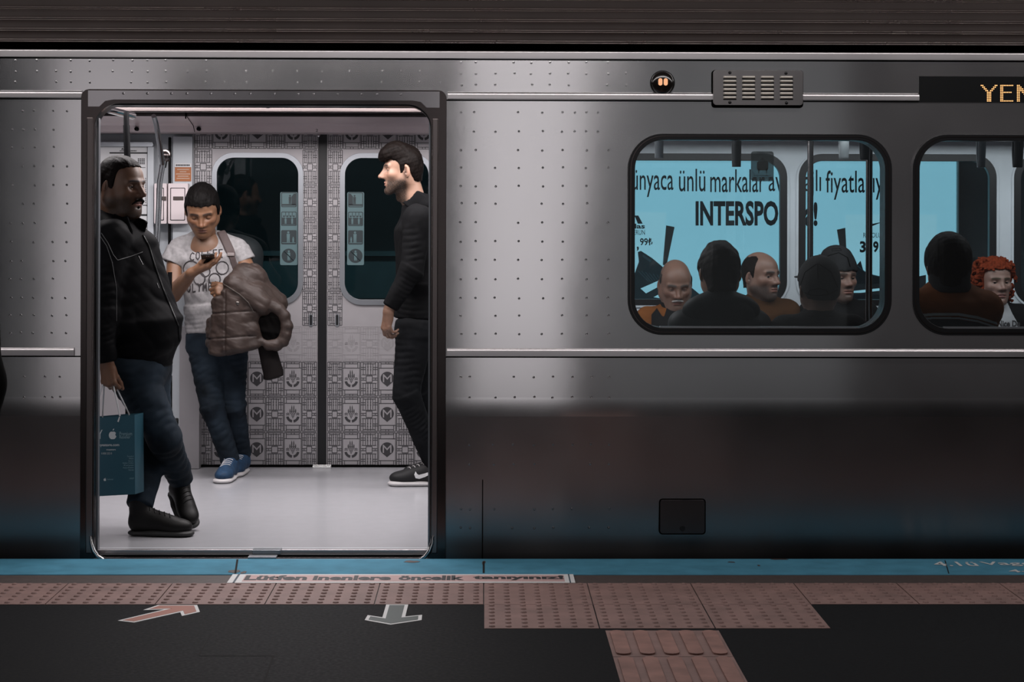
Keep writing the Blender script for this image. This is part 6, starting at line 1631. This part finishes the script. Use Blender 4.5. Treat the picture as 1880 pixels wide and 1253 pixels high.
M_teddy = cloth('orange_brown_jacket', (.15, .052, .014), .8, spec=.06); M_brownj = cloth('brown_jacket', (.045, .019, .007), .75, spec=.06); M_greenbl = cloth('dark_green_parka', (.0035, .0055, .006), .55, spec=.10); M_blackj = cloth('black_coat', (.004, .004, .0045), .75, spec=.1)
M_rust = cloth('rust_jacket', (.115, .036, .011), .7, spec=.05); M_knit = cloth('black_knit', (.014, .0145, .0155), .9, bump=.8, bscale=500, spec=.1); M_cap = cloth('charcoal_cap', (.018, .018, .0185), .85, spec=.12)

# bald man looking down
who, H, J = seated(1240, 524, 10.86, 4, 'bald man with grey moustache looking down, orange and black jacket, left in the first window', M_teddy,
   dict(pitch=17, lid=-.002, stubble=.25, beard_col=(0.110, 0.093, 0.087), fat=.003, nose=1.25, brow=(.06, .05, .045), brow_w=1.3, gaze=(0, -20), hair=1, hair_top=-.004, hair_side=.0015, hair_line=[(-.12, -.06), (-.05, -.05), (-.03, -.02), (-.022, .03), (-.004, .03), (.004, -.005), (.012, .02), (.02, .12), (.14, .2)], hair_extra=[sub(ell((0, -.01, .11), (.09, .12, .068), .01))], h=.003) if False else
   dict(pitch=17, lid=-.002, stubble=.25, beard_col=(0.100, 0.086, 0.081), fat=.003, nose=1.25, brow=(.06, .05, .045), brow_w=1.3, gaze=(0, -20), hair=1, hair_top=-.006, hair_side=.0022, hair_line=[(-.12, -.06), (-.05, -.05), (-.03, -.02), (-.022, .03), (-.004, .03), (.004, -.005), (.012, .02), (.02, .12), (.14, .2)], hair_extra=[sub(ell((0, -.01, .11), (.09, .13, .068), .01))]),
   M_hair_grey, collar=(M_blackj, .045, True), col=(0.165, 0.088, 0.062), sh=.155, belly=.01)
W = H['W']; mp = []
for s_ in (-1, 1): mp += [cone(W((s_ * .003, .1025, -.047)), W((s_ * .026, .090, -.055)), .0062, .0045, .004)]
v, f = solve(mp, .002, fold=lambda X, Y, Z: .0006 * wob(X, Y, Z, 700, 2)); mesh_obj('moustache', v, f, mat('white_moustache', (.30, .28, .27), .7), who, smooth=True)
bz_ = bvh_of(J['jv'], J['jf'])
def patch(who, name, bvh, poly, material, parent, off=.006):
    """a sewn-on panel: photo outline dropped on the garment"""
    xs = [p[0] for p in poly]; ys = [p[1] for p in poly]; nx_ = 14; m = MB()
    def inside(x, y):
        c = False; j = len(poly) - 1
        for i in range(len(poly)):
            if (poly[i][1] > y) != (poly[j][1] > y) and x < (poly[j][0] - poly[i][0]) * (y - poly[i][1]) / (poly[j][1] - poly[i][1]) + poly[i][0]: c = not c
            j = i
        return c
    st = .7; o = Vector((0, 0, CAM_H)); pts = {}; v = []
    def get(i, j):
        if (i, j) not in pts:
            d = ray(min(xs) + i * st, min(ys) + j * st).normalized(); hit = bvh.ray_cast(o + d * 6, d)
            pts[(i, j)] = None
            if hit[0] is not None: v.append(hit[0] - d * off); pts[(i, j)] = len(v) - 1
        return pts[(i, j)]
    f = []
    for i in range(int((max(xs) - min(xs)) / st)):
        for j in range(int((max(ys) - min(ys)) / st)):
            if inside(min(xs) + (i + .5) * st, min(ys) + (j + .5) * st):
                q = [get(i, j), get(i, j + 1), get(i + 1, j + 1), get(i + 1, j)]
                if None not in q and max((v[q[a]] - v[q[b]]).length for a in range(4) for b in range(a)) < .05: f.append(tuple(q))
    if f: m.add(v, f); return m.build(name, material, parent, smooth=True)
patch(who, 'jacket_panel', bz_, [(1196, 578), (1206, 566), (1215, 580), (1224, 584), (1222, 606), (1196, 606)], M_blackj, J['jo'])
patch(who, 'jacket_panel', bz_, [(1226, 560), (1262, 560), (1262, 572), (1234, 590), (1236, 606), (1262, 606), (1215, 606), (1216, 592)], M_blackj, J['jo'])
# bearded man glancing to the right
who, H, J = seated(1397, 509, 10.86, 42, 'bearded balding man in brown jacket turning his head aside, middle of first window', M_brownj,
   dict(pitch=0, stubble=.65, beard=.25, beard_col=(0.028, 0.023, 0.022), nose=1.35, lid=.003, brow_w=1.4, gaze=(18, 3), hair=1, hair_top=-.002, hair_side=.003, hair_line=[(-.12, -.06), (-.05, -.05), (-.03, -.02), (-.022, .03), (-.004, .03), (.004, -.02), (.014, -.01), (.020, .035), (.028, .075), (.03, .12), (.14, .16)]),
   M_hair_dark, body_yaw=12, collar=(M_blackj, .02, True), col=(0.170, 0.093, 0.067), sh=.15)
# man in a knit hat
who, H, J = seated(1540, 512, 10.86, 22, 'man in black knit beanie and dark coat behind the capped passenger in the first window', M_blackj,
   dict(pitch=0, stubble=.45, beard=.3, nose=1.2, lid=.002, gaze=(-4, 2), hair=1, hair_top=.030, hair_side=.013, hair_line=[(-.14, -.035), (-.05, -.02), (-.02, .012), (.02, .030), (.06, .040), (.09, .044), (.16, .046)], strands=(.0006, 300), hair_extra=[ell((0, -.03, .115), (.06, .07, .045), .05), cone((-.02, .0, .05), (.02, .0, .05), .001, .001, .001)], ears=True),
   M_knit, body_yaw=10, collar=(M_blackj, .04, False), col=(0.165, 0.093, 0.069), hair_name='knit_hat')
bk = bvh_of(*H['hair']) if H.get('hair') else None
if bk:
    seam(who, 'hat_seam', bk, [[(1509, 487), (1520, 470), (1540, 464), (1556, 473), (1561, 490)]], .0028, M_gap, who.children[0])
    seam(who, 'hat_patch', bk, [[(1528, 461), (1527, 457.5), (1543, 456.5), (1545, 460), (1528, 461)]], .0014, M_gap, who.children[0])
# red-haired woman
rc_ = []
rg = random.Random(12)
for k in range(520):
    a = rg.uniform(0, 6.283); zz_ = rg.uniform(-.115, .13); rr_ = .100 + rg.uniform(-.008, .010)
    u = max(-1, min(1, (zz_ - .02) / .135)); q = math.sqrt(max(0, 1 - u * u)); x_, y_ = rr_ * 1.08 * q * math.sin(a), rr_ * 1.05 * q * math.cos(a) - .022
    if zz_ < .0: x_, y_ = rr_ * .98 * math.sin(a), rr_ * .9 * math.cos(a) - .03
    if y_ > .028 and zz_ < .075 and abs(x_) < .074: continue
    rc_.append(ell((x_, y_, zz_), (rg.uniform(.007, .0125),) * 3, .003))
who, H, J = seated(1826, 520, 10.84, 10, 'woman with curly red hair, dark jacket and white lettered top in the second window', M_blackj,
   dict(pitch=-1, female=True, nose=1.0, lid=.0015, brow=(.04, .035, .022), gaze=(14, 8), lips=(.27, .10, .09), jaw=.93, neck_r=.048, hair=1, hair_top=.016, hair_side=.014, hair_line=[(-.16, -.14), (-.02, -.13), (.004, -.10), (.02, -.07), (.028, .03), (.04, .055), (.055, .068), (.09, .072), (.16, .075)], hair_extra=rc_, strands=(.0035, 260), hair_dir=(1, 1, 1)),
   M_hair_red, body_yaw=5, col=(0.210, 0.126, 0.101), sh=.135, size=.97)
bz_ = bvh_of(J['jv'], J['jf']); M_wtop = cloth('white_top', (.32, .32, .33), .8)
wt = patch(who, 'white_top', bz_, [(1812, 560), (1822, 557), (1850, 557), (1858, 575), (1872, 600), (1872, 612), (1826, 612), (1832, 600), (1822, 580)], M_wtop, J['jo'])
m = MB()
bw = None
def surf_text(bvh, s_, x0, x1, y0, y1, name, material, parent, off, bold=.03):
    v, f = text_mesh(s_, bold); lo, hi = v.min(0), v.max(0); q = (v - lo) / np.maximum(hi - lo, 1e-6)
    pts = [on_surface(bvh, [(x0 + (x1 - x0) * a[0], y1 + (y0 - y1) * a[1])], off) for a in q]
    if all(pts): m = MB(); m.add([p[0] for p in pts], f); m.build(name, material, parent)
surf_text(bz_, 'Nice De', 1831, 1873, 588.5, 600.5, 'top_lettering', M_ink, wt if wt is not None else who, .008)
# backs of the near bench
who, H, J = seated(1321, 503, 8.88, 183, 'dark-haired man in dark green hooded parka seen from behind in the first window', M_greenbl,
   dict(pitch=8, s=1.0) and dict(pitch=8, hair=1, hair_top=.016, hair_side=.013, hair_line=[(-.14, -.085), (-.05, -.078), (-.032, -.03), (-.022, .022), (-.004, .026), (.004, -.02), (.016, -.018), (.026, .03), (.044, .052), (.062, .074), (.14, .08)], strands=(.003, 130), hair_dir=(1, .5, .5)), M_hair_black, sh=.160, drop=.10, jfold=72, col=(0.150, 0.084, 0.055), size=.98)
nb = J['ns']; hp_ = [cone(nb + J['rb'] * -.10 + (0, -.035, -.015), nb + J['rb'] * .10 + (0, -.035, -.015), .052, .052, .04), cone(nb + (0, -.065, -.03), nb + (0, -.085, -.12), .11, .06, .05, side=(1, 0, 0), ratio=.5), cone(nb + J['rb'] * -.12 + (0, -.03, -.035), nb + J['rb'] * -.06 + (0, .03, -.02), .05, .04, .03), cone(nb + J['rb'] * .12 + (0, -.03, -.035), nb + J['rb'] * .06 + (0, .03, -.02), .05, .04, .03)]
wear(who, 'hood', hp_, .005, M_greenbl, lambda X, Y, Z: .006 * creases(X, Y, Z, 30, 73, (.6, 1, 1.6)))
who, H, J = seated(1503, 531, 8.88, 186, 'man in dark cap and black coat seen from behind in the first window', M_blackj,
   dict(pitch=-2, hair=1, hair_top=.022, hair_side=.014, hair_line=[(-.14, -.048), (-.06, -.035), (-.03, .0), (.0, .03), (.05, .040), (.16, .045)], strands=(.0005, 200)), M_cap, sh=.15, jfold=82, col=(0.130, 0.074, 0.053), size=.96, collar=(M_blackj, .02, False), hair_name='cap')
W = H['W']; bk = bvh_of(*H['hair'])
cp_ = [o_ for o_ in who.children if o_.name.startswith('cap')][0]
v, f = solve([cone(W((-.035, .10, .045)), W((.035, .10, .045)), .05, .05, .02, side=unit(W((0, 1, 0)) - W((0, 0, 0))), ratio=.14)], .004); mesh_obj('cap_peak', v, f, M_cap, cp_, smooth=True)
m = MB(); m.dome(tuple(W((0, -.012, .146))), .007, .005, axis=tuple(W((0, 0, 1)) - W((0, 0, 0))), n=10); m.build('cap_button', M_cap, cp_, smooth=True)
seam(who, 'cap_seam', bk, [[(1501, 484), (1501, 500), (1502, 515)], [(1499, 485), (1478, 500), (1468, 528)], [(1504, 485), (1526, 500), (1538, 528)], [(1468, 533), (1485, 541), (1502, 543), (1520, 541), (1538, 532)]], .0018, M_gap, cp_)
op = [(1482, 541), (1487, 533), (1502, 530), (1517, 533), (1522, 541)]
seam(who, 'cap_opening', bk, [op], .002, M_gap, cp_)
who, H, J = seated(1741, 492, 8.88, 176, 'dark-haired passenger in rust jacket with white-striped back, seen from behind in the second window', M_rust,
   dict(pitch=6, hair=1, hair_top=.020, hair_side=.018, hair_line=[(-.14, -.12), (-.05, -.10), (-.032, -.06), (-.022, -.03), (.016, -.03), (.026, .03), (.044, .052), (.062, .074), (.14, .08)], strands=(.0012, 240)), M_hair_black, sh=.165, jfold=90, col=(0.140, 0.079, 0.055), size=1.03, shz=1.135, drop=.10)
bz_ = bvh_of(J['jv'], J['jf'])
M_stripe = cloth('cream_stripe', (.22, .225, .22), .8); M_greyj = cloth('grey_jacket_back', (.022, .024, .026), .85)
patch(who, 'jacket_stripe', bz_, [(1690, 577), (1715, 575), (1760, 575), (1795, 581), (1830, 592), (1832, 597), (1795, 586), (1760, 580), (1715, 580), (1690, 582)], M_stripe, J['jo'], .007)
patch(who, 'jacket_stripe', bz_, [(1690, 584), (1715, 582.5), (1760, 583), (1795, 588.5), (1834, 601), (1836, 605), (1795, 592), (1760, 586), (1715, 586), (1690, 588)], M_stripe, J['jo'], .007)
patch(who, 'jacket_panel', bz_, [(1690, 589), (1715, 587), (1760, 587), (1795, 593), (1840, 607), (1840, 660), (1690, 660)], M_greyj, J['jo'], .0065)
wear(who, 'collar', [cone(J['ns'] + (0, -.005, -.03), J['ns'] + (0, 0, .075), .098, .090, .02, cap=.012)], .005, M_knit, lambda X, Y, Z: .002 * wob(X, Y, Z, 60, 5))

# ---- someone waiting on the platform, all but a sleeve outside the picture
Yp = 4.7; pc = A3(-206, 690, Yp); pc[2] = 0
cx_ = pc[0]
H = head(np.array((cx_, Yp, 1.60)), 0, neck_to=np.array((cx_, Yp + .02, 1.42)), s=1.05, h=.004, hair=1)
cr = core([cone((cx_, Yp, 1.36), (cx_, Yp, .95), .11, .11, .05), *[cone((cx_ + s_ * .09, Yp, .92), (cx_ + s_ * .10, Yp, .5), .07, .05, .03) for s_ in (-1, 1)], *[cone((cx_ + s_ * .10, Yp, .5), (cx_ + s_ * .10, Yp, .08), .05, .035, .03) for s_ in (-1, 1)], *[cone((cx_ + s_ * .10, Yp, .045), (cx_ + s_ * .10, Yp - .14, .035), .028, .024, .03) for s_ in (-1, 1)], *[cone((cx_ + s_ * .19, Yp, 1.34), (cx_ + s_ * .215, Yp, 1.05), .042, .036, .03) for s_ in (-1, 1)], *[cone((cx_ + s_ * .215, Yp, 1.05), (cx_ + s_ * .20, Yp - .05, .80), .036, .028, .03) for s_ in (-1, 1)], cone((cx_, Yp, 1.40), (cx_, Yp, 1.3), .05, .09, .04)])
who = person((cx_, Yp, 0), 'person in black coat on the platform, only a sleeve showing at the left edge', [H['skin'], cr])
add_head(who, H, M_hair_black)
jp = [cone((cx_, Yp, 1.30), (cx_, Yp, .78), .18, .19, .05, side=(1, 0, 0), ratio=.7, cap=.05), cone((cx_ - .18, Yp, 1.34), (cx_ + .18, Yp, 1.34), .065, .065, .05), cone((cx_, Yp, 1.42), (cx_, Yp, 1.3), .065, .12, .05)]
for s_ in (-1, 1): jp += [cone((cx_ + s_ * .19, Yp, 1.33), (cx_ + s_ * .215, Yp, 1.05), .066, .058, .03), cone((cx_ + s_ * .215, Yp, 1.05), (cx_ + s_ * .20, Yp - .05, .77), .058, .048, .03, wr=(.005, .06, 1, 0, 1))]
wear(who, 'coat', jp, .008, M_blackj, lambda X, Y, Z: .004 * creases(X, Y, Z, 26, 41))
wear(who, 'trousers', [p_ for s_ in (-1, 1) for p_ in (cone((cx_ + s_ * .09, Yp, .86), (cx_ + s_ * .10, Yp, .5), .085, .068, .03), cone((cx_ + s_ * .10, Yp, .5), (cx_ + s_ * .10, Yp, .09), .066, .055, .03))], .01, M_denimdark)
shoes(who, [dict(heel=np.array((cx_ + s_ * .10, Yp + .07, 0.001)), fwd=(0, -1, 0)) for s_ in (-1, 1)], M_boot, M_soleb, .007)
